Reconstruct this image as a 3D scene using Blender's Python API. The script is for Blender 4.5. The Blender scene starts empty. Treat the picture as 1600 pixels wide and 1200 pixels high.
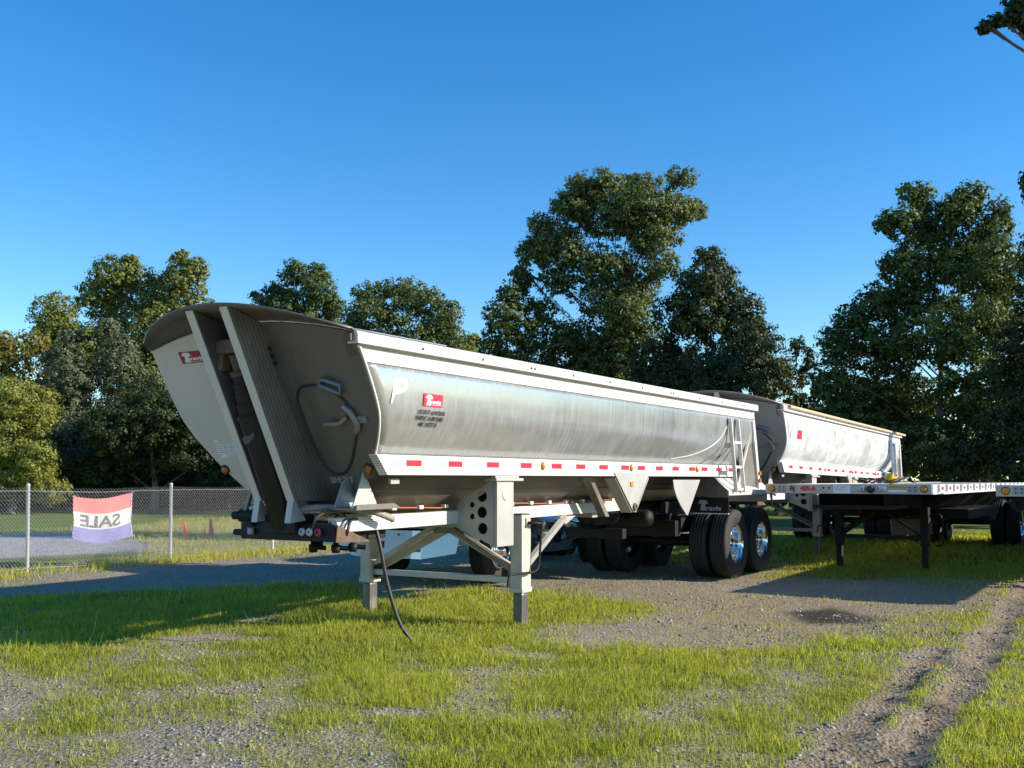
import bpy, bmesh, math, random
import numpy as np
from mathutils import Vector, Matrix

random.seed(7)
rng = np.random.default_rng(11)
R = math.radians
S = bpy.context.scene
COL = S.collection

# ------------------------------------------------------------------ camera
cam_d = bpy.data.cameras.new('camera')
cam = bpy.data.objects.new('camera', cam_d); COL.objects.link(cam)
cam.location = (0, 0, 1.53)
cam.rotation_euler = (R(93.0), 0, 0)
cam_d.sensor_fit = 'HORIZONTAL'; cam_d.sensor_width = 36; cam_d.lens = 36.0
cam_d.shift_y = 0.0401
cam_d.clip_start = 0.1; cam_d.clip_end = 3000
S.camera = cam

# ------------------------------------------------------------------ sky, sun, exposure
SUN = Vector((2.38, -0.343, 1.0)).normalized()
EL = math.asin(SUN.z); AZ = math.atan2(SUN.x, SUN.y)
W = bpy.data.worlds.new('World'); S.world = W; W.use_nodes = True
nt = W.node_tree
bg = nt.nodes['Background']
sky = nt.nodes.new('ShaderNodeTexSky'); sky.sky_type = 'NISHITA'
sky.sun_disc = False; sky.sun_elevation = EL; sky.sun_rotation = AZ
sky.air_density = 1.0; sky.dust_density = 0.0; sky.ozone_density = 3.2; sky.altitude = 100
hs = nt.nodes.new('ShaderNodeHueSaturation')
hs.inputs['Saturation'].default_value = 1.33; hs.inputs['Hue'].default_value = .503
nt.links.new(sky.outputs[0], hs.inputs['Color']); nt.links.new(hs.outputs[0], bg.inputs[0])
bg.inputs[1].default_value = 0.138
sl = bpy.data.lights.new('sun', 'SUN'); sl.energy = 5.0; sl.angle = R(0.53); sl.color = (1.0, 0.90, 0.74)
so = bpy.data.objects.new('sun', sl); COL.objects.link(so)
so.rotation_euler = (-SUN).to_track_quat('-Z', 'Y').to_euler(); so.location = (60, -10, 40)
S.view_settings.view_transform = 'Standard'; S.view_settings.look = 'None'
S.view_settings.gamma = 1.0; S.view_settings.exposure = 0.68
S.view_settings.use_curve_mapping = False
S.render.engine = 'CYCLES'
S.cycles.max_bounces = 7; S.cycles.transparent_max_bounces = 8
S.cycles.diffuse_bounces = 3; S.cycles.glossy_bounces = 3; S.cycles.transmission_bounces = 4

# ------------------------------------------------------------------ helpers: tags
def tag(o, label=None, cat=None, group=None, kind=None):
    if label: o['label'] = label
    if cat: o['category'] = cat
    if group: o['group'] = group
    if kind: o['kind'] = kind
    return o
def empty(name, loc=(0, 0, 0), rot=(0, 0, 0)):
    o = bpy.data.objects.new(name, None); COL.objects.link(o)
    o.empty_display_size = 0.2; o.location = loc; o.rotation_euler = rot
    return o

class MB:
    """collects shapes and links them as one mesh object"""
    def __init__(self): self.v = []; self.f = []; self.s = []
    def add(self, vs, fs, smooth=False):
        n = len(self.v); self.v += [tuple(map(float, p)) for p in vs]
        self.f += [tuple(i + n for i in f) for f in fs]; self.s += [smooth] * len(fs); return self
    def box(self, a, b):
        x0, y0, z0 = a; x1, y1, z1 = b
        if x0 > x1: x0, x1 = x1, x0
        if y0 > y1: y0, y1 = y1, y0
        if z0 > z1: z0, z1 = z1, z0
        v = [(x0,y0,z0),(x1,y0,z0),(x1,y1,z0),(x0,y1,z0),(x0,y0,z1),(x1,y0,z1),(x1,y1,z1),(x0,y1,z1)]
        return self.add(v, [(0,3,2,1),(4,5,6,7),(0,1,5,4),(1,2,6,5),(2,3,7,6),(3,0,4,7)])
    def beam(self, p0, p1, w, h, up=(0, 0, 1)):
        p0, p1 = Vector(p0), Vector(p1); d = (p1 - p0).normalized(); up = Vector(up)
        sx = d.cross(up)
        if sx.length < 1e-5: sx = d.cross(Vector((1, 0, 0)))
        sx.normalize(); sz = sx.cross(d).normalized()
        a, b = sx * w / 2, sz * h / 2
        v = [p0-a-b, p0+a-b, p0+a+b, p0-a+b, p1-a-b, p1+a-b, p1+a+b, p1-a+b]
        return self.add(v, [(3,2,1,0),(4,5,6,7),(0,1,5,4),(1,2,6,5),(2,3,7,6),(3,0,4,7)])
    def prism(self, poly, off):
        """polygon (3-D points) pushed along off"""
        n = len(poly); off = Vector(off); p = [Vector(q) for q in poly]; q = [a + off for a in p]
        fs = [tuple(range(n))[::-1], tuple(range(n, 2 * n))]
        fs += [(i, (i + 1) % n, n + (i + 1) % n, n + i) for i in range(n)]
        return self.add(p + q, fs)
    def tube(self, path, r, n=8, caps=True):
        P = [Vector(p) for p in path]; m = len(P)
        rr = r if isinstance(r, (list, tuple)) else [r] * m
        vs = []; T = []
        for i in range(m):
            T.append((P[min(i+1, m-1)] - P[max(i-1, 0)]).normalized())
        ref = Vector((0, 0, 1)) if abs(T[0].z) < .9 else Vector((1, 0, 0))
        a = T[0].cross(ref).normalized()
        for i in range(m):
            a = (a - T[i] * a.dot(T[i]))
            a = a.normalized() if a.length > 1e-6 else T[i].orthogonal().normalized()
            b = T[i].cross(a)
            for k in range(n):
                t = 2 * math.pi * k / n
                vs.append(P[i] + (a * math.cos(t) + b * math.sin(t)) * rr[i])
        fs = []
        for i in range(m - 1):
            for k in range(n):
                k2 = (k + 1) % n
                fs.append((i*n+k, i*n+k2, (i+1)*n+k2, (i+1)*n+k))
        self.add(vs, fs, True)
        if caps:
            self.add(vs[:n], [tuple(range(n))[::-1]]); self.add(vs[-n:], [tuple(range(n))])
        return self
    def lathe(self, prof, c, axis='x', n=32, smooth=True):
        """prof: (radius, along axis)"""
        vs = []; m = len(prof)
        for r, t in prof:
            for k in range(n):
                a = 2 * math.pi * k / n; p, q = r * math.cos(a), r * math.sin(a)
                v = {'x': (t, p, q), 'y': (q, t, p), 'z': (p, q, t)}[axis]
                vs.append((c[0] + v[0], c[1] + v[1], c[2] + v[2]))
        fs = [(i*n+k, i*n+(k+1) % n, (i+1)*n+(k+1) % n, (i+1)*n+k) for i in range(m-1) for k in range(n)]
        return self.add(vs, fs, smooth)
    def grid(self, rows, smooth=True):
        m, n = len(rows), len(rows[0]); vs = [p for r in rows for p in r]
        return self.add(vs, [(i*n+j, i*n+j+1, (i+1)*n+j+1, (i+1)*n+j) for i in range(m-1) for j in range(n-1)], smooth)
    def mesh(self, name, mat):
        me = bpy.data.meshes.new(name); me.from_pydata(self.v, [], self.f)
        me.polygons.foreach_set('use_smooth', self.s)
        for m in (mat if isinstance(mat, (list, tuple)) else [mat]): me.materials.append(m)
        bm = bmesh.new(); bm.from_mesh(me); bmesh.ops.recalc_face_normals(bm, faces=bm.faces); bm.to_mesh(me); bm.free()
        me.update(); return me
    def build(self, name, mat, parent=None, bevel=0, solid=0, label=None):
        o = bpy.data.objects.new(name, self.mesh(name, mat)); COL.objects.link(o)
        if parent: o.parent = parent
        if solid:
            m = o.modifiers.new('solid', 'SOLIDIFY'); m.thickness = solid; m.offset = 0
        if bevel:
            m = o.modifiers.new('bevel', 'BEVEL'); m.width = bevel; m.segments = 2; m.limit_method = 'ANGLE'; m.angle_limit = R(40)
        if label: o['label'] = label
        return o
def inst(name, me, parent, loc=(0, 0, 0), rot=(0, 0, 0), scale=(1, 1, 1)):
    o = bpy.data.objects.new(name, me); COL.objects.link(o); o.parent = parent
    o.location = loc; o.rotation_euler = rot; o.scale = scale; return o

# frames for things drawn flat: x right, y up on the surface, z out of it
def frame(origin, xd, yd):
    x = Vector(xd).normalized(); y = Vector(yd); y = (y - x * y.dot(x)).normalized(); z = x.cross(y)
    m = Matrix((x, y, z)).transposed().to_4x4(); m.translation = Vector(origin); return m
def bake(me, M): me.transform(M); me.update(); return me
def flat(name, outline, holes, thick, mat, parent, M, label=None):
    cu = bpy.data.curves.new(name, 'CURVE'); cu.dimensions = '2D'; cu.fill_mode = 'BOTH'; cu.extrude = thick / 2
    for loop in [outline] + list(holes):
        sp = cu.splines.new('POLY'); sp.points.add(len(loop) - 1); sp.use_cyclic_u = True
        for i, p in enumerate(loop): sp.points[i].co = (p[0], p[1], 0, 1)
    t = bpy.data.objects.new(name, cu)
    me = bpy.data.meshes.new_from_object(t); me.name = name
    bpy.data.objects.remove(t); bpy.data.curves.remove(cu)
    me.materials.clear(); me.materials.append(mat); bake(me, M)
    o = bpy.data.objects.new(name, me); COL.objects.link(o)
    if parent: o.parent = parent
    if label: o['label'] = label
    return o
def text(name, body, size, mat, parent, M, sx=1.0, bold=0.0, shear=0.0, depth=0.001, label=None):
    cu = bpy.data.curves.new(name, 'FONT'); cu.body = body; cu.size = size; cu.extrude = depth
    cu.offset = bold; cu.shear = shear; cu.align_x = 'LEFT'; cu.resolution_u = 3
    t = bpy.data.objects.new(name, cu)
    me = bpy.data.meshes.new_from_object(t); me.name = name
    bpy.data.objects.remove(t); bpy.data.curves.remove(cu)
    me.materials.clear(); me.materials.append(mat)
    bake(me, M @ Matrix.Diagonal((sx, 1, 1, 1)))
    o = bpy.data.objects.new(name, me); COL.objects.link(o)
    if parent: o.parent = parent
    if label: o['label'] = label
    return o
def circ(cx, cy, r, n=20): return [(cx + r * math.cos(2*math.pi*i/n), cy + r * math.sin(2*math.pi*i/n)) for i in range(n)]
def cr(pts, n=6, closed=False):
    """smooth curve through points"""
    P = [Vector(p) for p in pts]; out = []; m = len(P)
    for i in range(m if closed else m - 1):
        if closed: a, b, c, d = P[(i-1) % m], P[i], P[(i+1) % m], P[(i+2) % m]
        else: a, b, c, d = P[max(i-1, 0)], P[i], P[i+1], P[min(i+2, m-1)]
        for k in range(n):
            t = k / n
            out.append(0.5 * ((2*b) + (c-a)*t + (2*a-5*b+4*c-d)*t*t + (3*b-a-3*c+d)*t**3))
    if not closed: out.append(P[-1])
    return out

# ------------------------------------------------------------------ materials
def srgb(r, g, b):
    f = lambda c: c / 12.92 if c <= .04045 else ((c + .055) / 1.055) ** 2.4
    return (f(r/255), f(g/255), f(b/255), 1)
def M_(name, col, rough=.5, metal=0., var=.12, scale=6., bump=0., bscale=60., dirt=None, dirt_amt=0., stretch=(1, 1, 1), dirt_scale=2.5, spec=.5, emit=None):
    m = bpy.data.materials.new(name); m.use_nodes = True; n = m.node_tree.nodes; l = m.node_tree.links
    b = n['Principled BSDF']; b.inputs['Roughness'].default_value = rough; b.inputs['Metallic'].default_value = metal
    b.inputs['Specular IOR Level'].default_value = spec
    tc = n.new('ShaderNodeTexCoord'); mp = n.new('ShaderNodeMapping'); mp.inputs['Scale'].default_value = stretch
    l.new(tc.outputs['Object'], mp.inputs[0])
    nz = n.new('ShaderNodeTexNoise'); nz.inputs['Scale'].default_value = scale; nz.inputs['Detail'].default_value = 6
    l.new(mp.outputs[0], nz.inputs[0])
    c = col if len(col) == 4 else (*col, 1)
    mx = n.new('ShaderNodeMix'); mx.data_type = 'RGBA'
    mx.inputs[6].default_value = tuple(max(0, x * (1 - var)) for x in c[:3]) + (1,)
    mx.inputs[7].default_value = tuple(min(1, x * (1 + var)) for x in c[:3]) + (1,)
    l.new(nz.outputs[0], mx.inputs[0]); out = mx.outputs[2]
    if dirt:
        dn = n.new('ShaderNodeTexNoise'); dn.inputs['Scale'].default_value = dirt_scale; dn.inputs['Detail'].default_value = 8; dn.inputs['Roughness'].default_value = .65
        l.new(mp.outputs[0], dn.inputs[0])
        rp = n.new('ShaderNodeValToRGB'); rp.color_ramp.elements[0].position = .45; rp.color_ramp.elements[1].position = .72
        rp.color_ramp.elements[1].color = (dirt_amt,) * 3 + (1,)
        l.new(dn.outputs[0], rp.inputs[0])
        m2 = n.new('ShaderNodeMix'); m2.data_type = 'RGBA'; m2.inputs[7].default_value = (*dirt[:3], 1)
        l.new(rp.outputs[0], m2.inputs[0]); l.new(out, m2.inputs[6]); out = m2.outputs[2]
        mm = n.new('ShaderNodeMath'); mm.operation = 'MULTIPLY_ADD'; mm.inputs[1].default_value = .35; mm.inputs[2].default_value = rough
        l.new(rp.outputs[0], mm.inputs[0]); l.new(mm.outputs[0], b.inputs['Roughness'])
        if metal > 0:
            m3 = n.new('ShaderNodeMath'); m3.operation = 'MULTIPLY_ADD'; m3.inputs[1].default_value = -metal * .9; m3.inputs[2].default_value = metal
            l.new(rp.outputs[0], m3.inputs[0]); l.new(m3.outputs[0], b.inputs['Metallic'])
    l.new(out, b.inputs['Base Color'])
    if bump:
        bn = n.new('ShaderNodeTexNoise'); bn.inputs['Scale'].default_value = bscale; bn.inputs['Detail'].default_value = 4
        l.new(mp.outputs[0], bn.inputs[0])
        bp = n.new('ShaderNodeBump'); bp.inputs['Strength'].default_value = bump; bp.inputs['Distance'].default_value = .01
        l.new(bn.outputs[0], bp.inputs['Height']); l.new(bp.outputs[0], b.inputs['Normal'])
    return m

def ribbed(name, col, rough, metal, pitch=.02, strength=.5, axis=2, along=None):
    """mill-finish extrusion: fine grooves along its length"""
    m = M_(name, col, rough, metal, var=.06, scale=3, stretch=(1, .4, 6) if axis == 2 else (1, 1, 1), dirt=(.42, .38, .31), dirt_amt=.35, dirt_scale=1.6)
    n = m.node_tree.nodes; l = m.node_tree.links; b = n['Principled BSDF']
    tc = n.new('ShaderNodeTexCoord'); wv = n.new('ShaderNodeTexWave'); wv.wave_type = 'BANDS'
    wv.bands_direction = 'XYZ'[axis]; wv.inputs['Scale'].default_value = 1 / (pitch * 3.1832); wv.wave_profile = 'SAW' if False else 'SIN'
    if along:
        vm = n.new('ShaderNodeVectorMath'); vm.operation = 'DOT_PRODUCT'; vm.inputs[1].default_value = along
        cx = n.new('ShaderNodeCombineXYZ'); l.new(tc.outputs['Object'], vm.inputs[0]); l.new(vm.outputs['Value'], cx.inputs['XYZ'[axis]]); l.new(cx.outputs[0], wv.inputs[0])
    else: l.new(tc.outputs['Object'], wv.inputs[0])
    rp = n.new('ShaderNodeValToRGB'); rp.color_ramp.elements[0].position = .0; rp.color_ramp.elements[1].position = .25
    l.new(wv.outputs[0], rp.inputs[0])
    bp = n.new('ShaderNodeBump'); bp.inputs['Strength'].default_value = strength; bp.inputs['Distance'].default_value = .004
    l.new(rp.outputs[0], bp.inputs['Height']); l.new(bp.outputs[0], b.inputs['Normal'])
    src = b.inputs['Base Color'].links[0].from_socket
    mg = n.new('ShaderNodeMix'); mg.data_type = 'RGBA'; mg.blend_type = 'MULTIPLY'
    mg.inputs[7].default_value = (.52, .50, .46, 1); iv = n.new('ShaderNodeMath'); iv.operation = 'SUBTRACT'; iv.inputs[0].default_value = 1  # darker groove lines in the colour strengthen the bump's shading
    l.new(rp.outputs[0], iv.inputs[1]); l.new(iv.outputs[0], mg.inputs[0]); l.new(src, mg.inputs[6]); l.new(mg.outputs[2], b.inputs['Base Color'])
    return m

def polished(name, haze, base=(.72, .735, .73), lo=None, film=(.50, .505, .49)):
    """weathered polished sheet: mirror with streaky oxide film"""
    m = bpy.data.materials.new(name); m.use_nodes = True; n = m.node_tree.nodes; l = m.node_tree.links
    b = n['Principled BSDF']; b.inputs['Metallic'].default_value = 1
    tc = n.new('ShaderNodeTexCoord')
    def noise(sc, st, det=6, rg=.6):
        mp = n.new('ShaderNodeMapping'); mp.inputs['Scale'].default_value = st
        l.new(tc.outputs['Object'], mp.inputs[0]); z = n.new('ShaderNodeTexNoise')
        z.inputs['Scale'].default_value = sc; z.inputs['Detail'].default_value = det; z.inputs['Roughness'].default_value = rg
        l.new(mp.outputs[0], z.inputs[0]); return z.outputs[0]
    def ramp(x, a, b_, lo=0., hi=1.):
        r = n.new('ShaderNodeMapRange'); r.inputs[1].default_value = a; r.inputs[2].default_value = b_
        r.inputs[3].default_value = lo; r.inputs[4].default_value = hi; l.new(x, r.inputs[0]); return r.outputs[0]
    streak = noise(7, (1, 3.2, .22)); blot = noise(2.2, (1, 1, 1.4)); fine = noise(40, (1, 2, .3), 3)
    l.new(ramp(streak, .3, .75, .17, .30), b.inputs['Roughness'])
    mx = n.new('ShaderNodeMix'); mx.data_type = 'RGBA'; mx.inputs[6].default_value = (*[c * .88 for c in base], 1); mx.inputs[7].default_value = (*base, 1)
    l.new(fine, mx.inputs[0]); l.new(mx.outputs[2], b.inputs['Base Color'])
    bp = n.new('ShaderNodeBump'); bp.inputs['Strength'].default_value = .012; bp.inputs['Distance'].default_value = .004
    l.new(streak, bp.inputs['Height']); l.new(bp.outputs[0], b.inputs['Normal'])
    d = n.new('ShaderNodeBsdfDiffuse'); d.inputs['Color'].default_value = (*film, 1); d.inputs['Roughness'].default_value = .5
    ad = n.new('ShaderNodeMath'); ad.operation = 'MULTIPLY'
    l.new(ramp(streak, .25, .85, .62, 1.), ad.inputs[0]); l.new(ramp(blot, .35, .7, haze * .8 if lo is None else lo, haze * (1.2 if lo is None else 1.5)), ad.inputs[1])
    ms = n.new('ShaderNodeMixShader'); l.new(ad.outputs[0], ms.inputs[0])
    l.new(b.outputs[0], ms.inputs[1]); l.new(d.outputs[0], ms.inputs[2])
    l.new(ms.outputs[0], n['Material Output'].inputs[0])
    return m

def foliage(name, c0, c1, trans=.35, hue2=None, rough=.55):
    m = bpy.data.materials.new(name); m.use_nodes = True; n = m.node_tree.nodes; l = m.node_tree.links
    b = n['Principled BSDF']; b.inputs['Roughness'].default_value = rough; b.inputs['Specular IOR Level'].default_value = .35
    at = n.new('ShaderNodeAttribute'); at.attribute_name = 'tint'
    rp = n.new('ShaderNodeValToRGB'); e = rp.color_ramp.elements
    e[0].color = (*c0, 1); e[1].color = (*c1, 1); e[1].position = .85
    if hue2:
        x = e.new(.97); x.color = (*hue2, 1)
    l.new(at.outputs['Fac'], rp.inputs[0]); l.new(rp.outputs[0], b.inputs['Base Color'])
    t = n.new('ShaderNodeBsdfTranslucent')
    mc = n.new('ShaderNodeMix'); mc.data_type = 'RGBA'; mc.blend_type = 'MULTIPLY'; mc.inputs[0].default_value = 1
    mc.inputs[7].default_value = (1.5, 1.45, .6, 1); l.new(rp.outputs[0], mc.inputs[6]); l.new(mc.outputs[2], t.inputs[0])
    ms = n.new('ShaderNodeMixShader'); ms.inputs[0].default_value = trans
    l.new(b.outputs[0], ms.inputs[1]); l.new(t.outputs[0], ms.inputs[2]); l.new(ms.outputs[0], n['Material Output'].inputs[0])
    return m

ALU = ribbed('mill_aluminium', (.72, .71, .675), .42, .30)
ALUW = ribbed('mill_aluminium_rail', (.84, .83, .80), .42, .22, pitch=.03, strength=.35)
ALUP = M_('plate_aluminium', (.46, .45, .42), .45, .45, var=.12, scale=5, dirt=(.33, .30, .25), dirt_amt=.4, bump=.05)
ALUL = M_('pale_wall', (.72, .67, .585), .5, .2, var=.14, scale=3, stretch=(4, 1, .4), dirt=(.52, .49, .44), dirt_amt=.5, dirt_scale=3.0)
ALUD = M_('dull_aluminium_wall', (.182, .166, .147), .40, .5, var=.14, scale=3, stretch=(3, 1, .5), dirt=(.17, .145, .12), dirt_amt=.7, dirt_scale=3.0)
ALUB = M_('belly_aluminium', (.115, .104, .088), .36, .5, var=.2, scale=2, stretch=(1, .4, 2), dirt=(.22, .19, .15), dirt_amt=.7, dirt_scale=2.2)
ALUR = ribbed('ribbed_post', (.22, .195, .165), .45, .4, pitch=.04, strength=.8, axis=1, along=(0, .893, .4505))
SHEET = polished('polished_sheet', .56, (.66, .675, .67))
ALUN = M_('grey_wall', (.36, .35, .33), .45, .3, var=.1, stretch=(3, 1, .5), dirt=(.26, .24, .22), dirt_amt=.5)
ALUH = M_('hatch_metal', (.30, .275, .24), .45, .3, var=.1)
SHEET2 = polished('oxidised_sheet', .95, (.8, .81, .81), .72, (.66, .665, .655))
ALUT2 = M_('white_weathered_aluminium', (.68, .68, .67), .5, .1, var=.06, dirt=(.5, .47, .42), dirt_amt=.3)
BLACK = M_('black_steel', (.009, .009, .0095), .55, 0, var=.3, dirt=(.028, .021, .015), dirt_amt=.5, bump=.15, spec=.3)
BLACKP = M_('black_barrel', (.006, .006, .007), .4, 0, var=.3, dirt=(.03, .026, .022), dirt_amt=.3, dirt_scale=5)
RUST = M_('rusty_steel', (.13, .085, .06), .7, .2, var=.35, scale=20, dirt=(.22, .14, .09), dirt_amt=.7, dirt_scale=8, bump=.2)
RUBBER = M_('tyre_rubber', (.014, .0135, .0135), .72, 0, var=.25, dirt=(.06, .052, .04), dirt_amt=.4, dirt_scale=5, bump=.08)
HOSE = M_('black_hose', (.03, .03, .03), .5, 0, var=.2)
HOSEG = M_('grey_hose', (.30, .27, .23), .6, 0, var=.15, dirt=(.16, .13, .1), dirt_amt=.5)
REDH = M_('red_air_line', (.40, .10, .085), .45, 0, var=.1)
CHROME = M_('polished_rim', (.80, .81, .82), .09, 1, var=.05, dirt=(.3, .28, .24), dirt_amt=.15)
RED = M_('red_tape', (.62, .012, .035), .35, 0, var=.06)
WTAPE = M_('white_tape', (.38, .52, .60), .3, 0, var=.04)
REDD = M_('red_decal', (.60, .025, .055), .4, 0, var=.06)
REDO = M_('dull_red_decal', (.36, .03, .05), .5, 0, var=.1)
WHITE = M_('white_paint', (.8, .8, .78), .45, 0, var=.04)
CREAM = M_('faded_white', (.72, .70, .62), .6, 0, var=.08)
INK = M_('black_print', (.02, .02, .022), .5, 0, var=.1)
GREYP = M_('grey_print', (.36, .36, .37), .5, 0, var=.1)
AMBER = M_('amber_lens', (.75, .26, .02), .2, 0, var=.12)
ORNG = M_('orange_lens', (.52, .13, .02), .25, 0, var=.15)
BEIGE = M_('beige_leg_paint', (.50, .47, .40), .5, .1, var=.07, dirt=(.30, .22, .15), dirt_amt=.35, dirt_scale=4)
WORN = M_('worn_black_leg', (.12, .118, .115), .4, .4, var=.4, dirt=(.40, .36, .30), dirt_amt=.55, dirt_scale=5, stretch=(1, 1, .4))
BLUEL = M_('blue_lever', (.17, .21, .26), .4, .2, var=.1)
PAPER = M_('paper_sticker', (.80, .85, .88), .5, 0, var=.06)
LBLUE = M_('pale_blue_sticker', (.30, .56, .78), .4, 0, var=.08)
YELLOW = M_('yellow_plastic', (.80, .50, .02), .4, 0, var=.08)
OLIVE = M_('yellow_sticker', (.52, .36, .04), .5, 0, var=.15)
TAN = M_('tan_tarp', (.50, .39, .25), .7, 0, var=.1, stretch=(1, .3, 1))
GTARP = M_('grey_tarp', (.24, .27, .32), .6, 0, var=.12)
GALV = M_('galvanised_steel', (.50, .52, .54), .42, .35, var=.1, scale=25)
GALVW = M_('galvanised_wire', (.40, .40, .41), .5, .3, var=.05)
WTRUCK = M_('truck_paint', (.66, .67, .68), .25, 0, var=.04, dirt=(.4, .37, .33), dirt_amt=.2)
GLASS = M_('dark_glass', (.02, .025, .03), .05, 0, var=.05, spec=.8)
CONE = M_('orange_cone', (.9, .16, .05), .5, 0, var=.1)
BARK = M_('bark', (.13, .10, .075), .85, 0, var=.35, scale=9, stretch=(1, 1, .3), bump=.4, bscale=20)
BARKP = M_('pale_bark', (.13, .118, .10), .8, 0, var=.3, scale=3, dirt=(.16, .13, .1), dirt_amt=.8, dirt_scale=2)

# frame shared by the parked row: local x = to the right side, y = rearwards
A = R(32.0)
O1 = Vector((-0.768, 11.33, 0))
AX = Vector((math.sin(A), math.cos(A), 0)); LT = Vector((math.cos(A), -math.sin(A), 0))
def row(lat, al, z=0.): return O1 + LT * lat + AX * al + Vector((0, 0, z))

# ------------------------------------------------------------------ numpy noise
def vnoise(x, y, sc, seed):
    r = np.random.default_rng(seed); G = r.random((256, 256))
    u, v = x * sc + 77.3, y * sc + 41.7
    iu, iv = np.floor(u).astype(int), np.floor(v).astype(int); fu, fv = u - iu, v - iv
    fu = fu*fu*(3-2*fu); fv = fv*fv*(3-2*fv)
    g = lambda a, b: G[a % 256, b % 256]
    return (g(iu, iv)*(1-fu)+g(iu+1, iv)*fu)*(1-fv) + (g(iu, iv+1)*(1-fu)+g(iu+1, iv+1)*fu)*fv
def fbm(x, y, sc, seed, o=4):
    s = 0; a = .5; t = 0
    for i in range(o):
        s = s + a * vnoise(x, y, sc * 2**i, seed + i); t += a; a *= .5
    return s / t
def poly_sd(x, y, poly):
    """signed distance, positive inside"""
    P = np.array(poly, float); d = np.full(x.shape, 1e9); ins = np.zeros(x.shape, bool)
    for i in range(len(P)):
        a, b = P[i], P[(i+1) % len(P)]; e = b - a
        t = np.clip(((x-a[0])*e[0]+(y-a[1])*e[1])/(e@e), 0, 1)
        d = np.minimum(d, np.hypot(x-a[0]-t*e[0], y-a[1]-t*e[1]))
        c = ((a[1] <= y) & (y < b[1])) | ((b[1] <= y) & (y < a[1]))
        xi = a[0] + (y - a[1]) / (e[1] if abs(e[1]) > 1e-9 else 1e-9) * e[0]
        ins ^= c & (x < xi)
    return np.where(ins, d, -d)
def line_d(x, y, pts):
    P = np.array(pts, float); d = np.full(x.shape, 1e9)
    for a, b in zip(P[:-1], P[1:]):
        e = b - a; t = np.clip(((x-a[0])*e[0]+(y-a[1])*e[1])/(e@e), 0, 1)
        d = np.minimum(d, np.hypot(x-a[0]-t*e[0], y-a[1]-t*e[1]))
    return d
PATCH = [
    ([(-3.34,9.82),(-2.72,11.55),(-1.85,13.00),(-0.87,13.95),(0.26,13.72),(1.90,12.23),(1.42,10.89),(0.32,10.44),(0.23,9.10),(-0.20,7.95),(-0.42,6.86),(-0.96,6.77),(-1.67,7.95),(-2.55,8.78)], 1.00, 0.50),
    ([(0.00,8.63),(0.57,9.27),(1.69,9.10),(1.94,8.49),(1.69,7.59),(1.10,6.86),(0.40,6.51),(0.00,6.86),(-0.29,7.70)], 1.00, 0.35),
    ([(-0.42,6.86),(0.85,6.86),(2.14,7.70),(2.45,7.47),(1.97,6.51),(1.29,5.51),(0.95,5.17),(-0.76,5.17),(-0.82,6.68)], 0.85, 0.60),
    ([(1.78,8.21),(2.80,9.82),(3.80,10.22),(4.31,10.22),(3.25,8.49),(2.24,7.26),(1.61,7.26)], 0.62, 0.50),
    ([(-7.05,13.21),(-4.76,13.95),(-2.24,15.05),(-1.79,12.54),(-3.23,10.44),(-3.80,8.78),(-4.22,7.95)], 0.95, 0.50),
    ([(-4.78,8.78),(-3.58,9.63),(-2.75,9.45),(-1.62,7.95),(-2.34,7.59),(-3.34,7.95),(-4.25,7.82)], 0.42, 0.40),
    ([(-3.27,7.26),(-2.91,7.36),(-2.54,6.34),(-2.97,6.51)], 0.60, 0.20),
    ([(-2.51,5.90),(-2.27,6.04),(-2.10,5.51),(-2.34,5.51)], 0.50, 0.15),
    ([(-2.31,7.47),(-0.76,6.86),(-0.59,6.04),(-0.83,5.17),(-1.34,5.17),(-1.84,6.34)], 0.30, 0.40),
    ([(6.74,26.76),(10.21,27.35),(14.09,28.30),(13.52,24.15),(9.09,17.01),(7.81,16.55),(6.72,15.92),(4.42,16.55),(5.09,20.20)], 1.00, 0.90),
    ([(4.53,10.44),(6.22,12.23),(6.50,11.66),(4.42,7.95),(3.87,7.82),(3.29,7.95)], 0.45, 0.30),
    ([(2.25,6.19),(2.92,6.77),(3.71,6.68),(2.80,5.07),(1.74,5.07)], 0.50, 0.30),
    ([(3.14,7.95),(4.42,7.95),(3.71,6.68),(2.64,6.59)], 0.30, 0.30),
    ([(2.64,7.36),(3.89,9.82),(5.46,12.23),(6.23,13.21),(5.26,11.39),(3.45,8.21),(2.47,6.68)], 0.30, 0.20),
    ([(-9.71,17.37),(-8.28,18.00),(-7.22,17.87),(-6.65,16.23),(-7.47,15.05),(-8.26,14.78)], 0.85, 0.70),
    ([(3.06,24.63),(4.75,24.63),(3.60,18.68),(2.29,18.40)], 0.80, 1.00),
    ([(6.83,15.72),(10.06,18.00),(6.83,12.23),(6.40,13.57)], 0.30, 0.40),
]
BARE = [
    ([(-11.49,20.54),(-6.38,20.54),(-2.79,18.68),(-2.30,15.42),(-4.84,14.19),(-7.37,13.21)], 0.85, 0.80),
    ([(0.39,15.72),(4.29,15.72),(6.15,15.23),(5.43,12.87),(2.63,9.45),(1.72,9.27),(0.88,9.45),(0.38,10.22),(1.73,11.66),(0.87,13.95)], 0.72, 0.40),
    ([(-1.03,6.96),(-0.51,6.90),(-0.53,6.64),(-0.99,6.68)], 0.90, 0.12),
    ([(-3.40,9.98),(-2.98,10.22),(-1.98,10.02),(-1.98,9.71),(-3.21,9.59)], 0.85, 0.15),
    ([(3.10,11.77),(3.83,12.35),(4.11,11.34),(3.76,10.66),(2.97,10.66)], 0.95, 0.20),
    ([(-1.14,6.19),(-0.76,6.19),(-0.51,5.17),(-0.89,5.17)], 0.70, 0.25),
]
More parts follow.
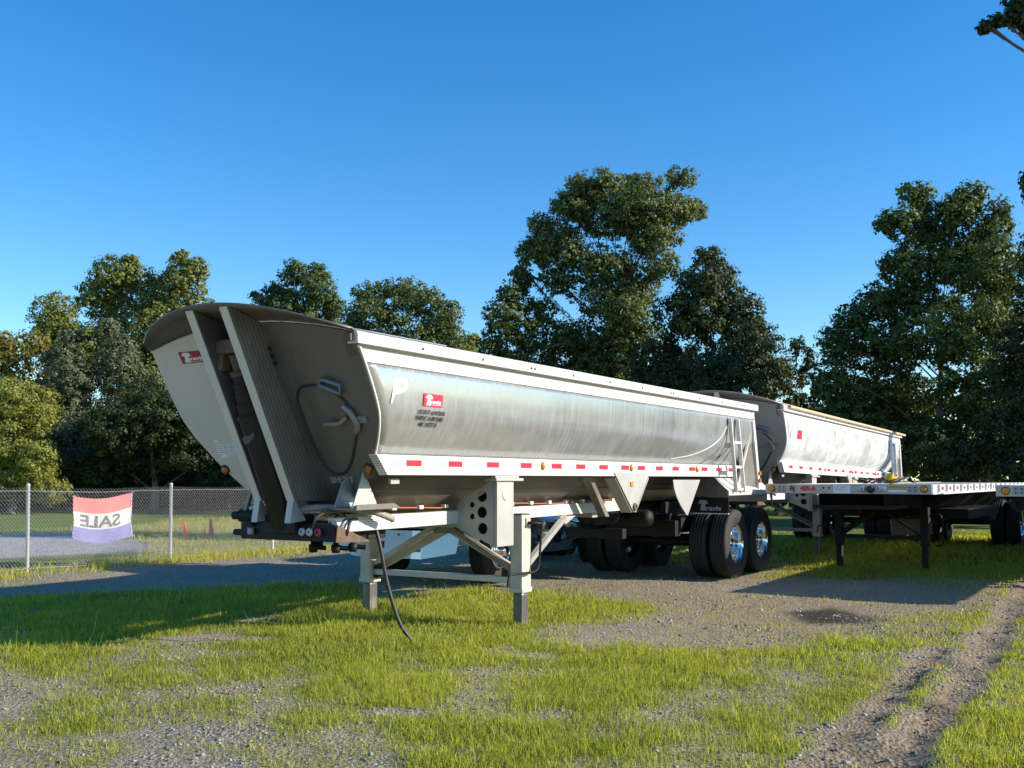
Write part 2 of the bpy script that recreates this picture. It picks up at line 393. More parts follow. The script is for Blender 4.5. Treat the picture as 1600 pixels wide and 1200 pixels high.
RUTS = [([(1.63,5.45),(2.19,6.51),(2.93,7.70),(3.77,9.10)], .15), ([(1.92,5.39),(2.50,6.34),(3.23,7.47),(4.65,10.02),(6.73,13.57),(9.17,17.37)], .17)]
DAMP = [(3.10,11.77),(3.79,12.23),(4.00,11.24),(3.76,10.85),(3.09,10.85)]

def grass_field(x, y):
    wob = (fbm(x, y, .9, 5) - .5)
    g = .06 + .16 * np.clip((fbm(x, y, .55, 77) - .42) / .2, 0, 1)
    for poly, w, soft in PATCH:
        sd = poly_sd(x, y, poly) + wob * soft * 3.2
        g = np.maximum(g, w * np.clip(sd / (soft * 2.0) + .5, 0, 1))
    for poly, w, soft in BARE:
        sd = poly_sd(x, y, poly) + wob * soft * 2
        g = g * (1 - w * np.clip(sd / soft + .5, 0, 1))
    for pts, wd in RUTS:
        g = g * np.clip((line_d(x, y, pts) + wob * .25 - wd * .7) / (wd * .8), 0.03, 1)
    clump = fbm(x, y, 2.6, 31)
    fine = fbm(x, y, 6.5, 35, 2)
    return np.clip(g * (0.40 + .95 * np.clip((clump - .28) / .4, 0, 1)) * (.75 + 1.0 * fine), 0, 1.3)
def ground_z(x, y):
    z = (fbm(x, y, .35, 21) - .5) * .07 + (fbm(x, y, 3.0, 22) - .5) * .035
    for pts, wd in RUTS:
        d = line_d(x, y, pts)
        d = d + (fbm(x, y, 2.2, 29) - .5) * .12
        z = z - .022 * np.exp(-(d / wd) ** 4) + .018 * np.exp(-((d - wd * 1.25) / (wd * .4)) ** 2) * (.3 + 1.4 * fbm(x, y, 3.1, 28))
        z = z + np.exp(-(d / wd / 1.4) ** 4) * (fbm(x, y, 5, 24, 3) - .5) * .10
    near = np.clip(1.6 - np.hypot(x, y - 12) / 40, 0, 1)
    return z * near
# ------------------------------------------------------------------ ground
def spaced(lo, hi, st, far, k=1.16):
    a = list(np.arange(lo, hi + 1e-6, st)); s = st; x = a[-1]
    while x < far: s *= k; x += s; a.append(x)
    s = st; x = a[0]; pre = []
    while x > -far: s *= k; x -= s; pre.append(x)
    return np.array(pre[::-1] + a)
def build_ground():
    xs = spaced(-11, 12, .10, 900); ys = spaced(4, 25, .10, 900)
    X, Y = np.meshgrid(xs, ys); Z = ground_z(X, Y)
    n, m = len(ys), len(xs)
    co = np.stack([X, Y, Z], -1).reshape(-1, 3)
    i, j = np.meshgrid(np.arange(n-1), np.arange(m-1), indexing='ij'); q = i*m + j
    F = np.stack([q, q+1, q+m+1, q+m], -1).reshape(-1, 4)
    me = bpy.data.meshes.new('ground'); me.vertices.add(len(co)); me.vertices.foreach_set('co', co.ravel())
    me.loops.add(F.size); me.loops.foreach_set('vertex_index', F.ravel())
    me.polygons.add(len(F)); me.polygons.foreach_set('loop_start', np.arange(0, F.size, 4)); me.polygons.foreach_set('loop_total', np.full(len(F), 4))
    me.update(calc_edges=True); me.polygons.foreach_set('use_smooth', np.ones(len(F), bool))
    g = grass_field(X, Y); r = np.zeros_like(X)
    for pts, wd in RUTS: r = np.maximum(r, np.clip(1.5 - line_d(X, Y, pts) / wd, 0, 1))
    # bare tan earth, stony grey elsewhere
    earth = np.clip(poly_sd(X, Y, [(2.2,9.2),(4.6,9.8),(6.2,12.6),(5.6,14.6),(3.0,14.0),(1.2,12.6)]) / 1.2 + .5, 0, 1)
    r = np.maximum(r, earth * .75)
    d = np.clip(poly_sd(X, Y, DAMP) / .25 + .5, 0, 1)
    # beyond the fence: service road of gravel, dry grass, mown green field
    fl = (X - O1.x) * LT.x + (Y - O1.y) * LT.y
    out = np.clip((-8.9 - fl) / .6, 0, 1)
    road = np.clip(poly_sd(X, Y, [(-60,22),(-17.6,27.5),(-11.8,30.5),(-7.6,21.5),(-11.18,17.6),(-60,5)]) / 1.4 + .5 + (fbm(X, Y, .6, 9)-.5)*1.6, 0, 1)
    dry = np.clip(poly_sd(X, Y, [(-14,30.5),(-11.5,36),(-7,40),(-2,24),(-5,19),(-7.2,18.5),(-8.0,22)]) / 1.5 + .5 + (fbm(X, Y, .8, 13)-.5)*1.2, 0, 1)
    green = out * (1 - road)
    farg = np.maximum(np.clip((Y - 27) / 8, 0, 1), np.clip((Y - 17.5) / 3, 0, 1) * np.clip((X - 4.0) / 2, 0, 1)) * (1 - out)
    behind = np.clip((2.5 - Y) / 3, 0, 1)
    g = np.maximum(g * (1 - out), green * (1 - .55 * dry)); g = np.maximum(g, farg * .9); g = np.where(behind > 0, g * (1-behind) + behind * .22, g)
    for nm, a in (('grass', g), ('earth', r), ('damp', d), ('dry', dry * out), ('road', road * out), ('field', out)):
        at = me.attributes.new(nm, 'FLOAT', 'POINT'); at.data.foreach_set('value', a.ravel().astype(np.float32))
    m = bpy.data.materials.new('gravel_yard'); m.use_nodes = True; N = m.node_tree.nodes; L = m.node_tree.links
    b = N['Principled BSDF']; b.inputs['Roughness'].default_value = .93; b.inputs['Specular IOR Level'].default_value = .2
    tc = N.new('ShaderNodeTexCoord')
    def attr(s):
        a = N.new('ShaderNodeAttribute'); a.attribute_name = s; return a.outputs['Fac']
    def nz(sc, det=6, rg=.6):
        z = N.new('ShaderNodeTexNoise'); z.inputs['Scale'].default_value = sc; z.inputs['Detail'].default_value = det; z.inputs['Roughness'].default_value = rg
        L.new(tc.outputs['Object'], z.inputs[0]); return z.outputs[0]
    def mix(f, a, c):
        x = N.new('ShaderNodeMix'); x.data_type = 'RGBA'
        for s, v in ((0, f), (6, a), (7, c)):
            if isinstance(v, (tuple, float)): x.inputs[s].default_value = v if not isinstance(v, tuple) else (*v, 1)
            else: L.new(v, x.inputs[s])
        return x.outputs[2]
    def rng_(x, a, c, lo=0., hi=1.):
        r = N.new('ShaderNodeMapRange'); r.inputs[1].default_value = a; r.inputs[2].default_value = c; r.inputs[3].default_value = lo; r.inputs[4].default_value = hi
        L.new(x, r.inputs[0]); return r.outputs[0]
    vo = N.new('ShaderNodeTexVoronoi'); vo.inputs['Scale'].default_value = 34; L.new(tc.outputs['Object'], vo.inputs[0])
    vo2 = N.new('ShaderNodeTexVoronoi'); vo2.inputs['Scale'].default_value = 75; L.new(tc.outputs['Object'], vo2.inputs[0])
    sep = N.new('ShaderNodeSeparateColor'); L.new(vo.outputs['Color'], sep.inputs[0])
    sep2 = N.new('ShaderNodeSeparateColor'); L.new(vo2.outputs['Color'], sep2.inputs[0])
    stone = mix(sep.outputs[0], (.15, .135, .112), (.48, .42, .335))
    small = mix(sep2.outputs[0], (.19, .16, .115), (.48, .40, .295))
    gravel = mix(rng_(nz(3.0), .4, .6), stone, small)
    earthc = mix(nz(9), (.24, .185, .12), (.46, .365, .245))
    c = mix(rng_(nz(1.3, 8), .42, .62, 0, .6), gravel, earthc)
    c = mix(rng_(nz(.55, 5), .38, .62, 0, .45), c, mix(sep2.outputs[1], (.13, .115, .09), (.33, .285, .225)))
    c = mix(attr('earth'), c, mix(rng_(nz(14), .35, .7), (.20, .15, .098), (.38, .295, .195)))
    turf = mix(nz(5, 8, .7), (.08, .105, .022), (.20, .225, .05))
    turf = mix(attr('dry'), turf, mix(nz(2.5, 8), (.13, .13, .03), (.33, .25, .085)))
    turf = mix(attr('field'), turf, mix(attr('dry'), mix(nz(5, 8, .7), (.085, .13, .025), (.20, .26, .06)), mix(nz(2.5, 8), (.20, .19, .05), (.42, .34, .12))))
    c = mix(attr('road'), c, mix(sep.outputs[2], (.26, .255, .245), (.56, .55, .52)))
    gf = N.new('ShaderNodeMath'); gf.operation = 'MULTIPLY_ADD'; gf.inputs[1].default_value = 1.0
    L.new(attr('grass'), gf.inputs[0]); L.new(rng_(nz(7, 7, .7), .2, .8, -.35, .25), gf.inputs[2])
    c = mix(rng_(gf.outputs[0], .15, .75), c, turf)
    c = mix(attr('damp'), c, (.05, .04, .03))
    L.new(c, b.inputs['Base Color'])
    hh = N.new('ShaderNodeMath'); hh.operation = 'ADD'
    L.new(rng_(vo.outputs['Distance'], 0, .7, 1, 0), hh.inputs[0]); L.new(rng_(nz(18, 6, .7), .2, .8, 0, 1.3), hh.inputs[1])
    bp = N.new('ShaderNodeBump'); bp.inputs['Strength'].default_value = .75; bp.inputs['Distance'].default_value = .02
    L.new(hh.outputs[0], bp.inputs['Height']); L.new(bp.outputs[0], b.inputs['Normal'])
    me.materials.append(m)
    o = bpy.data.objects.new('ground', me); COL.objects.link(o); tag(o, 'gravel and dirt yard with patches of grass and tyre ruts', 'ground', kind='structure')
    return o
build_ground()

# ------------------------------------------------------------------ wheels
def tyre_mesh():
    b = MB(); w = .14
    pr = [(.285,-.115),(.30,-.13),(.36,-.142),(.44,-.145),(.49,-.138),(.518,-.122),(.527,-.10)]
    for k, x in enumerate((-.072, -.024, .024, .072)):
        pr += [(.53, x - .020), (.517, x - .011), (.517, x + .011) if False else (.517, x - .004), (.53, x + .006)]
    pr += [(.527,.10),(.518,.122),(.49,.138),(.44,.145),(.36,.142),(.30,.13),(.285,.115)]
    b.lathe(pr, (0, 0, 0), 'x', 44); return b.mesh('tyre', RUBBER)
def rim_mesh(deep):
    b = MB()
    d = -.05 if deep else .10
    pr = [(.285,-.115),(.30,-.12),(.285,.10),(.30,.128),(.292,.13),(.27,.10),(.262,.04 if deep else .11),(.25,d+.02),(.235,d),(.16,d-.01),(.15,d+.01)]
    b.lathe(pr, (0, 0, 0), 'x', 36)
    b.lathe([(.15,d+.005),(.10,d+.02),(.095,d+.09),(.07,d+.11),(.0,d+.115)], (0, 0, 0), 'x', 20)
    for k in range(10):
        a = 2*math.pi*k/10; y, z = .185*math.cos(a), .185*math.sin(a)
        b.tube([(d-.01,y,z),(d+.035,y,z)], .016, 6)
    return b.mesh('rim', CHROME)
TYRE = tyre_mesh(); RIM = rim_mesh(True); RIMF = rim_mesh(False)
def wheel(parent, x, y, z=.53, side=1, front=False, rot=None):
    w = inst('wheel', RIMF if front else RIM, parent, (x, y, z), (random.random()*6, 0, 0 if side > 0 else math.pi))
    inst('tyre', TYRE, w); return w

# ------------------------------------------------------------------ half-round dump trailer
PROF = [(0,1.19),(.35,1.215),(.52,1.28),(.68,1.40),(.90,1.62),(1.02,1.78),(1.12,1.93),(1.19,2.08),(1.215,2.24),(1.225,2.42),(1.225,2.6),(1.22,2.72)]
_p = [Vector((a, b, 0)) for a, b in PROF]; _pc = cr(_p, 8)
def wid(z): return float(np.interp(z, [p.y for p in _pc], [p.x for p in _pc]))
def yfront(z): return -2.94 + .566 * (2.77 - z)
YR = 6.85
def dump_trailer(name, label, loc, tilt, sheet, alu, white, primary):
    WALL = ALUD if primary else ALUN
    T = tag(empty(name, loc, (R(tilt), 0, -A)), label, 'dump trailer', 'half-round dump trailers parked nose to tail')
    r1 = np.random.default_rng(3 if primary else 4)
    # --- bin
    def strip(s, zs, ys_n, off=0., wob=0.):
        rows = []
        for z in zs:
            row_ = []
            for k in range(ys_n + 1):
                t = k / ys_n; y0 = yfront(z); y = y0 + (YR - y0) * t
                x = wid(z) + off
                if wob:
                    e = math.sin(min(1, t*12)*math.pi/2)
                    x += wob * e * (math.sin(y*2.1+z*1.3)*.5 + math.sin(y*4.7-z*3.1+1)*.3 + math.sin(y*9.1+z*5)*.12)
                row_.append((s * x, y, z))
            rows.append(row_)
        return rows
    zs = [1.735 + (2.48-1.735) * k/22 for k in range(23)]
    for s in (1, -1):
        b = MB(); b.grid(strip(s, zs, 70, 0, .004)); b.build('side_sheet', sheet, T, solid=.008)
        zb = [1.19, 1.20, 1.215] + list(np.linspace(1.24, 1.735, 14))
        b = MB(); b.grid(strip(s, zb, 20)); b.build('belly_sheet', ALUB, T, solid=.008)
        b = MB(); b.tube([(s*(wid(1.42)+.004), yfront(1.42) + (YR - yfront(1.42))*k/12, 1.42) for k in range(13)], .007, 5); b.build('belly_seam', ALUD, T)
        b = MB()
        for z0, z1, xo in ((2.483, 2.588, 1.243),):
            b.prism([(s*1.20, yfront(z0), z0), (s*xo, yfront(z0), z0), (s*xo, yfront(z1), z1), (s*1.20, yfront(z1), z1)], (0, YR - yfront(z0), 0))
        b.build('upper_extrusion', alu, T, bevel=.006)
        b = MB(); b.prism([(s*1.18, yfront(2.588), 2.588), (s*1.185, yfront(2.588), 2.588), (s*1.185, yfront(2.63), 2.63), (s*1.18, yfront(2.63), 2.63)], (0, 9.75, 0)); b.build('rail_gap', ALUP, T)
        b = MB(); y0 = yfront(2.68) - (.02 if s > 0 else -.25)
        b.prism([(s*1.13, y0, 2.625), (s*1.262, y0, 2.622), (s*1.268, y0-.01, 2.70), (s*1.255, y0-.012, 2.725), (s*1.13, y0, 2.725)], (0, YR + .12 - y0, 0))
        b.build('top_rail', alu, T, bevel=.008)
        ya, yb = (-2.44, -2.29) if s > 0 else (-2.22, -2.05)
        b = MB(); b.prism([(s*.98, ya, 1.738), (s*.98, yb, 1.560), (s*.98, 7.0, 1.560), (s*.98, 7.0, 1.738)], (s*.095, 0, 0)); b.build('side_rail', alu, T, bevel=.006)
        b = MB(); b.tube([(s*(wid(z)+.004), yfront(z)-.004, z) for z in np.linspace(1.735, 2.60, 16)], .011, 6); b.build('edge_trim', CREAM, T)
        bolt = MB(); bolt.tube([(s*1.262, 0, 0), (s*1.272, 0, 0)], .012, 8); bm_ = bolt.mesh('bolt', INK)
        if s > 0:
            for y in (-2.05, -1.1, -.2, -.13, .7, 1.6, 2.5, 3.4, 3.48, 4.4, 5.3, 6.2): inst('bolt', bm_, T, (0, y, 2.665))
    # --- front wall
    def wp(x, z, out=0.):   # point on leaning wall, 'out' metres ahead of it
        n = Vector((0, -.8703, -.4925)); p = Vector((x, yfront(z), z)); return p + n * out
    nW = Vector((0, -.8703, -.4925))
    def wframe(x, z, out=.0): return frame(wp(x, z, out), (1, 0, 0), (0, -.4925, .8703))
    zs2 = list(np.linspace(1.26, 2.72, 26)); right = [(wid(z), z) for z in zs2]
    arch = [(x, 2.72 + .15 * (1 - (x/1.22)**2)) for x in np.linspace(1.15, -1.15, 15)]
    poly = right + arch + [(-x, z) for x, z in right[::-1]]
    half = right + [p for p in arch if p[0] >= 0]
    if half[-1][0] > 1e-6: half.append((0, 2.87))
    half.append((0, 1.26))
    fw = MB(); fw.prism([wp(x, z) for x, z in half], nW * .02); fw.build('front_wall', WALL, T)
    fw = MB(); fw.prism([wp(-x, z) for x, z in half], nW * .02); fw.build('front_wall', ALUL, T, label='paler wall sheet')  # far half of the wall in a paler tone than the near half
    # hood over the front wall
    rows = []
    for u in np.linspace(-1, 1, 25):
        k = 1 - u*u; zb = 2.73 + .155*k; zf = 2.735 + .235*k
        yb = yfront(zb) - .01; yf = yb - .06 - .36 * k**.75
        rows.append([(u*1.235, yb + .35, zb - .02), (u*1.235, yb, zb), (u*1.235, (yb+yf)/2, (zb+zf)/2 + .01), (u*1.235, yf, zf)])
    hb = MB(); hb.grid(rows); hb.build('hood', WALL, T, solid=.016)
    # posts of the hoist well
    for s in (1, -1):
        bt, tp = Vector((s*.20, -2.56, 1.33)), Vector((s*.205, -3.375, 2.945))
        b = MB(); d = Vector((0, .33, .02))
        fa = [bt + Vector((-.045, 0, 0)), bt + Vector((.045, 0, 0)), tp + Vector((.045, 0, 0)), tp + Vector((-.045, 0, 0))]
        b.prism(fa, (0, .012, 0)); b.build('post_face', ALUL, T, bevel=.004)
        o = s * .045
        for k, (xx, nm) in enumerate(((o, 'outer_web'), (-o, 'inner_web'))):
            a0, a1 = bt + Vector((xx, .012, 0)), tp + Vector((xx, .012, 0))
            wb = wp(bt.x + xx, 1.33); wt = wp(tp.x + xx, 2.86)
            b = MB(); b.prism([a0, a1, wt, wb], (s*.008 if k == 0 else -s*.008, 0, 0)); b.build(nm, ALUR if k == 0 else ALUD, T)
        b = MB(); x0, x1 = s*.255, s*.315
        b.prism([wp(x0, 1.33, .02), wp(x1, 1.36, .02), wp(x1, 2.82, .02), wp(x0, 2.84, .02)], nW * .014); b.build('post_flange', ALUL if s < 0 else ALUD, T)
        b = MB(); b.prism([(s*.17, -2.60, 1.14), (s*.17, -2.56, 1.36), (s*.17, -2.40, 1.16)], (s*.07, 0, 0)); b.build('post_foot', ALUP, T)
    # hoist: telescopic cylinder, trunnion bracket
    b = MB(); b.box((-.155, -3.12, 2.60), (.155, -2.99, 2.72)); b.box((-.155, -3.10, 2.46), (-.09, -3.0, 2.62)); b.box((.09, -3.10, 2.46), (.155, -3.0, 2.62)); b.build('hoist_bracket', RUST, T, bevel=.012)
    b = MB(); b.box((-.155, -3.0, 2.66), (.155, -2.97, 2.90)); b.build('well_plate', BLUEL if False else BLACK, T)
    top, bot = Vector((0, -3.05, 2.60)), Vector((0, -2.40, 1.12)); dv = (bot - top)
    b = MB(); b.tube([top, top + dv*.10], .05, 14); b.tube([top + dv*.09, top + dv*.115], .085, 18); b.build('hoist_ram', RUST, T)
    for k in range(4):
        b = MB(); t0 = .11 + k*.055; r = .083 + k*.010
        b.tube([top + dv*t0, top + dv*(t0+.045)], r, 20); b.tube([top + dv*(t0+.045), top + dv*(t0+.06)], r*1.10, 20); b.build('hoist_stage', BLACKP, T)
    b = MB(); b.tube([top + dv*.33, top + dv*1.0], .128, 24); b.tube([top + dv*.33, top + dv*.36], .138, 24); b.build('hoist_barrel', BLACKP, T)
    b = MB(); b.box((-.15, -2.98, 1.3), (.15, -2.1, 1.34)) if False else b.box((-.2, -2.5, 1.05), (.2, -2.25, 1.2)); b.build('hoist_base', BLACK, T)
    b = MB(); b.prism([wp(-.15, 1.35, .03), wp(.15, 1.35, .03), wp(.15, 2.86, .03), wp(-.15, 2.86, .03)], nW*.004); b.build('well_back', BLACK, T)
    p0 = top + dv * .47 + Vector((.0, -.125, -.03))
    b = MB(); b.prism([p0 + Vector(q) for q in ((-.07,0,.0),(-.02,0,.05),(.06,-.0,.06),(.08,0,.02),(.02,0,-.03),(-.03,0,-.05))], (0, -.012, 0)); b.build('rust_patch', RUST, T)
    for k, (x, z) in enumerate(((.285, 2.66), (.285, 2.60), (.285, 2.54))):
        b = MB(); p = wp(x, z, .034); b.tube([p, p + nW*.016], .022, 6); b.build('bolt', INK, T)
    # access hatch: rubber seal, handle, latch
    H_ = [(.675,2.329),(.553,2.341),(.44,2.32),(.372,2.243),(.355,2.136),(.355,1.943),(.37,1.761),(.41,1.647),(.49,1.583),(.611,1.604),(.715,1.687),(.838,1.85),(.91,1.956),(.95,2.06),(.915,2.16),(.81,2.27)]
    b = MB(); b.tube(cr([wp(x, z, .026) for x, z in H_], 4, True) , .012, 6); b.build('hatch_seal', HOSE, T)
    b = MB(); ou = [wp(x, z, .055) for x, z in ((.70,2.345),(.74,2.395),(.92,2.335),(.90,2.265),(.70,2.345))]
    b.tube(ou, .018, 8); b.tube([ou[0], wp(.70, 2.33, .02)], .014, 6); b.tube([ou[2], wp(.92, 2.33, .02)], .014, 6); b.build('hatch_handle', BLUEL, T)
    b = MB(); b.tube(cr([wp(.86, 2.16, .035), wp(.93, 2.10, .05), wp(.955, 2.0, .05), wp(.90, 1.95, .04)], 4), .026, 8); b.beam(wp(.93, 2.045, .03), wp(1.06, 2.045, .03), .06, .02, nW); b.build('hatch_latch', ALUH, T)
    b = MB(); b.beam(wp(.60, 2.03, .06), wp(.77, 2.03, .06), .028, .02, nW); b.beam(wp(.77, 2.03, .06), wp(.87, 2.075, .05), .028, .02, nW); b.build('hatch_lever', ALUH, T)
    # marker lights, chain, gussets, sill at the foot of the wall
    for s in (1, -1):
        b = MB(); p = wp(s*.885, 1.632, .02); b.tube([p, p + nW*.012], .048, 20); b.build('light_rim', INK, T)
        b = MB(); q = p + nW*.011; b.lathe([(.04, 0), (.034, -.014), (.0, -.022)], (0,0,0), 'y', 16); o = b.build('marker_light', ORNG, T); o.location = q
        for x in ((.60, .80) if s > 0 else ()):
            b = MB(); z1 = 1.60 if x > .7 else 1.55
            b.prism([(s*x, yfront(z1)-.015, z1), (s*x, yfront(1.42)-.16, 1.50), (s*x, -2.44, 1.28), (s*x, -2.10, 1.28), (s*x, yfront(1.33), 1.33)], (s*.012, 0, 0)); b.build('gusset', ALUP, T)
        if s < 0: continue
        b = MB(); b.prism([(s*.50, -2.42, 1.255), (s*.83, -2.42, 1.255), (s*.83, -1.85, 1.265), (s*.50, -1.85, 1.255)], (0, 0, .02)); b.prism([(s*.832, -2.42, 1.258), (s*.832, -2.42, 1.305), (s*.832, -1.90, 1.31), (s*.832, -1.80, 1.265)], (s*.01, 0, 0)); b.build('sill_plate', ALUD, T)
        if s > 0:
            b = MB(); b.tube(cr([wp(s*1.15, 2.67, .03), wp(s*1.13, 2.62, .05), wp(s*1.145, 2.57, .05), wp(s*1.18, 2.55, .04)], 4), .008, 5); b.box((s*1.14, yfront(2.67)-.07, 2.645), (s*1.22, yfront(2.67)-.01, 2.70)); b.build('latch_hook', RUST, T)
        b = MB(); b.box((s*.95, -2.12, 1.485), (s*.975, -2.0, 1.53)); b.build('inspection_tag', GREYP, T)
    # --- reflective tape and side lamps
    red = MB(); red.box((0, -.115, -.026), (.003, .115, .026)); redm = red.mesh('red_reflector', RED)
    wh = MB(); wh.box((0, -.08, -.026), (.003, .08, .026)); whm = wh.mesh('white_reflector', WTAPE)
    ys_ = [-1.92,-1.28,-.63,.01,.66,1.22,1.80,2.39,2.87,3.44,3.99,4.59,5.06,5.66,6.18]
    for s in (1, -1):
        for y in ys_:
            inst('red_reflector', redm, T, (s*1.0755, y, 1.669), scale=(s, .95, 1)); inst('white_reflector', whm, T, (s*1.0752, y-.20, 1.669), scale=(s, 1, 1))
        for y in (.35, 2.56, 4.76):
            b = MB(); b.lathe([(.045, 0), (.045, .012), (.03, .026), (0, .032)], (0, 0, 0), 'x', 14); b.v = [(s*x, yy*.75, z) for x, yy, z in b.v]
            o = b.build('side_lamp', AMBER, T); o.location = (s*1.076, y, 1.669)
    # --- chassis
    for s in (1, -1):
        b = MB(); b.prism([(s*.60, -2.42, 1.19), (s*.60, -2.36, 1.055), (s*.60, 3.42, 1.105), (s*.60, 3.26, 1.238)], (-s*.10, 0, 0)); b.build('frame_rail', alu, T, bevel=.006)
        b = MB(); b.box((s*.30, 5.2, 1.0), (s*.40, 7.2, 1.18)); b.build('rear_subframe', BLACK, T, bevel=.01)
        b = MB(); pts = [(s*.56, y, 1.245 - .004*(y % .6) + .010*math.sin(y*3)) for y in np.linspace(-2.4, 3.1, 40)]
        b.tube(pts, .009, 6); b.build('air_line', REDH, T)
        cl = MB(); cl.box((-.02, -.03, 0), (.03, .03, .035)); cm = cl.mesh('line_clip', CREAM)
        for y in np.arange(-2.0, 3.1, .42): inst('line_clip', cm, T, (s*.56, float(y), 1.235))
    b = MB(); b.box((-.5, -.06, 1.0), (.5, .06, 1.16)); b.build('cross_member', ALUP, T)
    b = MB(); b.box((-.5, 2.6, 1.03), (.5, 2.75, 1.18)); b.build('cross_member', ALUP, T)
    # coupler plate with air and light sockets
    b = MB(); b.box((-.56, -2.42, .975), (.60, -2.405, 1.125)); b.box((-.56, -2.404, .975), (.485, -1.58, 1.12)); b.build('coupler_plate', BLACK, T, bevel=.01)
    b = MB(); b.tube([(0, -1.98, .98), (0, -1.98, .90), (0, -1.98, .89)], [.045, .045, .06], 14); b.build('kingpin', BLACK, T)
    b = MB(); b.prism([(.60, -2.42, .975), (.62, -2.42, 1.125), (.62, -2.03, .985), (.62, -1.98, .96)], (.012, 0, 0)); b.build('side_gusset', RUST, T)
    for x, mm in ((.24, GALV), (.33, GALV), (.43, REDO)):
        b = MB(); b.lathe([(.038, -.03), (.034, -.045), (.016, -.05), (.014, -.03)], (0,0,0), 'y', 14); o = b.build('air_socket', mm, T); o.location = (x, -2.42, 1.06)
    b = MB(); b.lathe([(.0, -.03), (.03, -.03), (.03, .03), (0, .03)], (0,0,0), 'z', 10); o = b.build('socket_cap', GREYP, T); o.location = (-.40, -2.45, 1.05)
    b = MB(); b.tube([(-.56, -2.36, 1.03), (-.70, -2.36, 1.03)], .03, 8); b.build('side_stub', BLACK, T)
    b = MB(); b.tube([(-.52, -2.46, 1.19), (-.30, -2.42, 1.19)], .06, 14); b.tube([(-.60, -2.47, 1.19), (-.42, -2.45, 1.20)], .04, 10); b.tube([(-.40, -2.44, 1.1), (-.40, -2.44, 1.2)], .03, 8); b.build('hoist_valve', BLACK, T)
    b = MB(); b.beam((-.47, -2.46, 1.20), (-.40, -2.44, 1.43), .05, .03); b.build('valve_lever', BLUEL, T, bevel=.004)
    b = MB(); b.tube([(-.31, -2.44, 1.24), (-.31, -2.44, 1.52)], .022, 8); b.tube([(-.40, -2.46, 1.26), (-.16, -2.44, 1.26)], .02, 8); b.build('valve_pipe', ALUP, T)
    b = MB(); b.box((-.09, -2.50, 1.20), (.0, -2.46, 1.32)); b.build('warning_sticker_plate', OLIVE, T)
    for nm, pts, rr, mt in (('corrugated_hose', [(-.16,-2.44,1.14),(.0,-2.47,1.22),(.2,-2.44,1.26),(.42,-2.34,1.275),(.6,-2.22,1.26),(.72,-2.04,1.235),(.74,-1.79,1.16)], .030, HOSEG),
                            ('air_hose', [(.45,-2.54,1.10),(.52,-2.56,1.20),(.58,-2.44,1.24),(.58,-2.29,1.20)], .010, RUST),
                            ('air_hose', [(.43,-2.34,1.0),(.52,-2.40,1.13),(.55,-2.29,1.22),(.50,-2.14,1.15)], .013, HOSE),
                            ('air_hose', [(.52,-2.29,1.0),(.60,-2.36,1.08),(.61,-2.28,1.17),(.56,-2.14,1.16)], .014, BLUEL),
                            ('air_hose', [(.56,-2.24,.98),(.635,-2.30,1.06),(.625,-2.24,1.16),(.58,-2.09,1.17)], .014, HOSE)):
        b = MB(); P = cr([Vector(p) for p in pts], 8)
        rr_ = [rr * (1.12 if (i % 2 and nm[0] == 'c') else 1) for i in range(len(P))]
        b.tube(P, rr_, 8); b.build(nm, mt, T)
    b = MB(); b.box((.46, -2.46, 1.2), (.54, -2.38, 1.27)); b.build('brass_valve', RUST, T, bevel=.008)
    if primary:
        b = MB(); b.tube(cr([(.55, -1.82, 1.10), (.60, -1.80, .9), (.64, -1.74, .55), (.72, -1.66, .2), (.80, -1.56, .02)], 5), .018, 8); b.build('hanging_hose', HOSE, T)
        for k, (x, y, z) in enumerate(((.05, -2.1, .90), (.28, -2.05, .90), (.40, -1.95, .91))):
            b = MB(); b.lathe([(.0, -.05), (.035, -.05), (.045, -.02), (.045, .02), (.025, .03), (.025, .10), (0, .10)], (x, y, z), 'z', 12); b.tube([(x, y, z), (x+.10, y+.06, z-.01)], .022, 8); b.build('hose_fitting', BLACK, T)
    # landing gear: posts under the side rails, perforated plates, legs, braces, crank
    for s in (1, -1):
        b = MB(); b.box((s*.985, -.55, .845), (s*1.075, -.235, 1.50)); b.build('landing_post', ALUP, T, bevel=.008)
        b = MB(); b.lathe([(.062, 0), (.062, .006), (.045, .010), (.03, .004), (.0, .008)], (0,0,0), 'x', 18); b.v = [(s*x, y, z) for x, y, z in b.v]; o = b.build('pivot_cap', CREAM, T); o.location = (s*1.075, -.39, 1.37)
        b = MB(); b.box((s*.95, -.60, 1.505), (s*1.10, -.08, 1.535)); b.box((s*.97, -.57, 1.535), (s*1.07, -.12, 1.558)); b.build('rest_pad', GREYP if False else ALUP, T, bevel=.006)
        ol = [(1.0, 1.50), (.965, 1.485), (.60, 1.285), (.585, 1.262), (.585, 1.05), (.60, 1.03), (1.02, .86), (1.03, .88), (1.03, 1.50)]
        ho = [circ(.90, 1.353, .058), circ(.90, 1.19, .058), circ(.908, 1.027, .058), circ(.778, 1.266, .030), circ(.780, 1.147, .030)]
        M = frame((0, -.555, 0), (s, 0, 0), (0, 0, 1)) if s > 0 else Matrix(((-1,0,0,0),(0,0,1,-.555),(0,1,0,0),(0,0,0,1)))
        flat('perforated_plate', ol, ho, .014, ALUP, T, M)
        b = MB(); b.prism([(s*.66, -.47, 1.05), (s*1.0, -.47, .90), (s*1.0, -.47, 1.46), (s*.66, -.47, 1.27)], (0, .012, 0)); b.build('plate_backing', BLACK, T)  # black sheet added behind the holes, standing in for the shade inside
        b = MB(); b.box((s*.945, -.10, .355), (s*1.09, .085, 1.15)); b.build('leg_sleeve', BEIGE, T, bevel=.012)
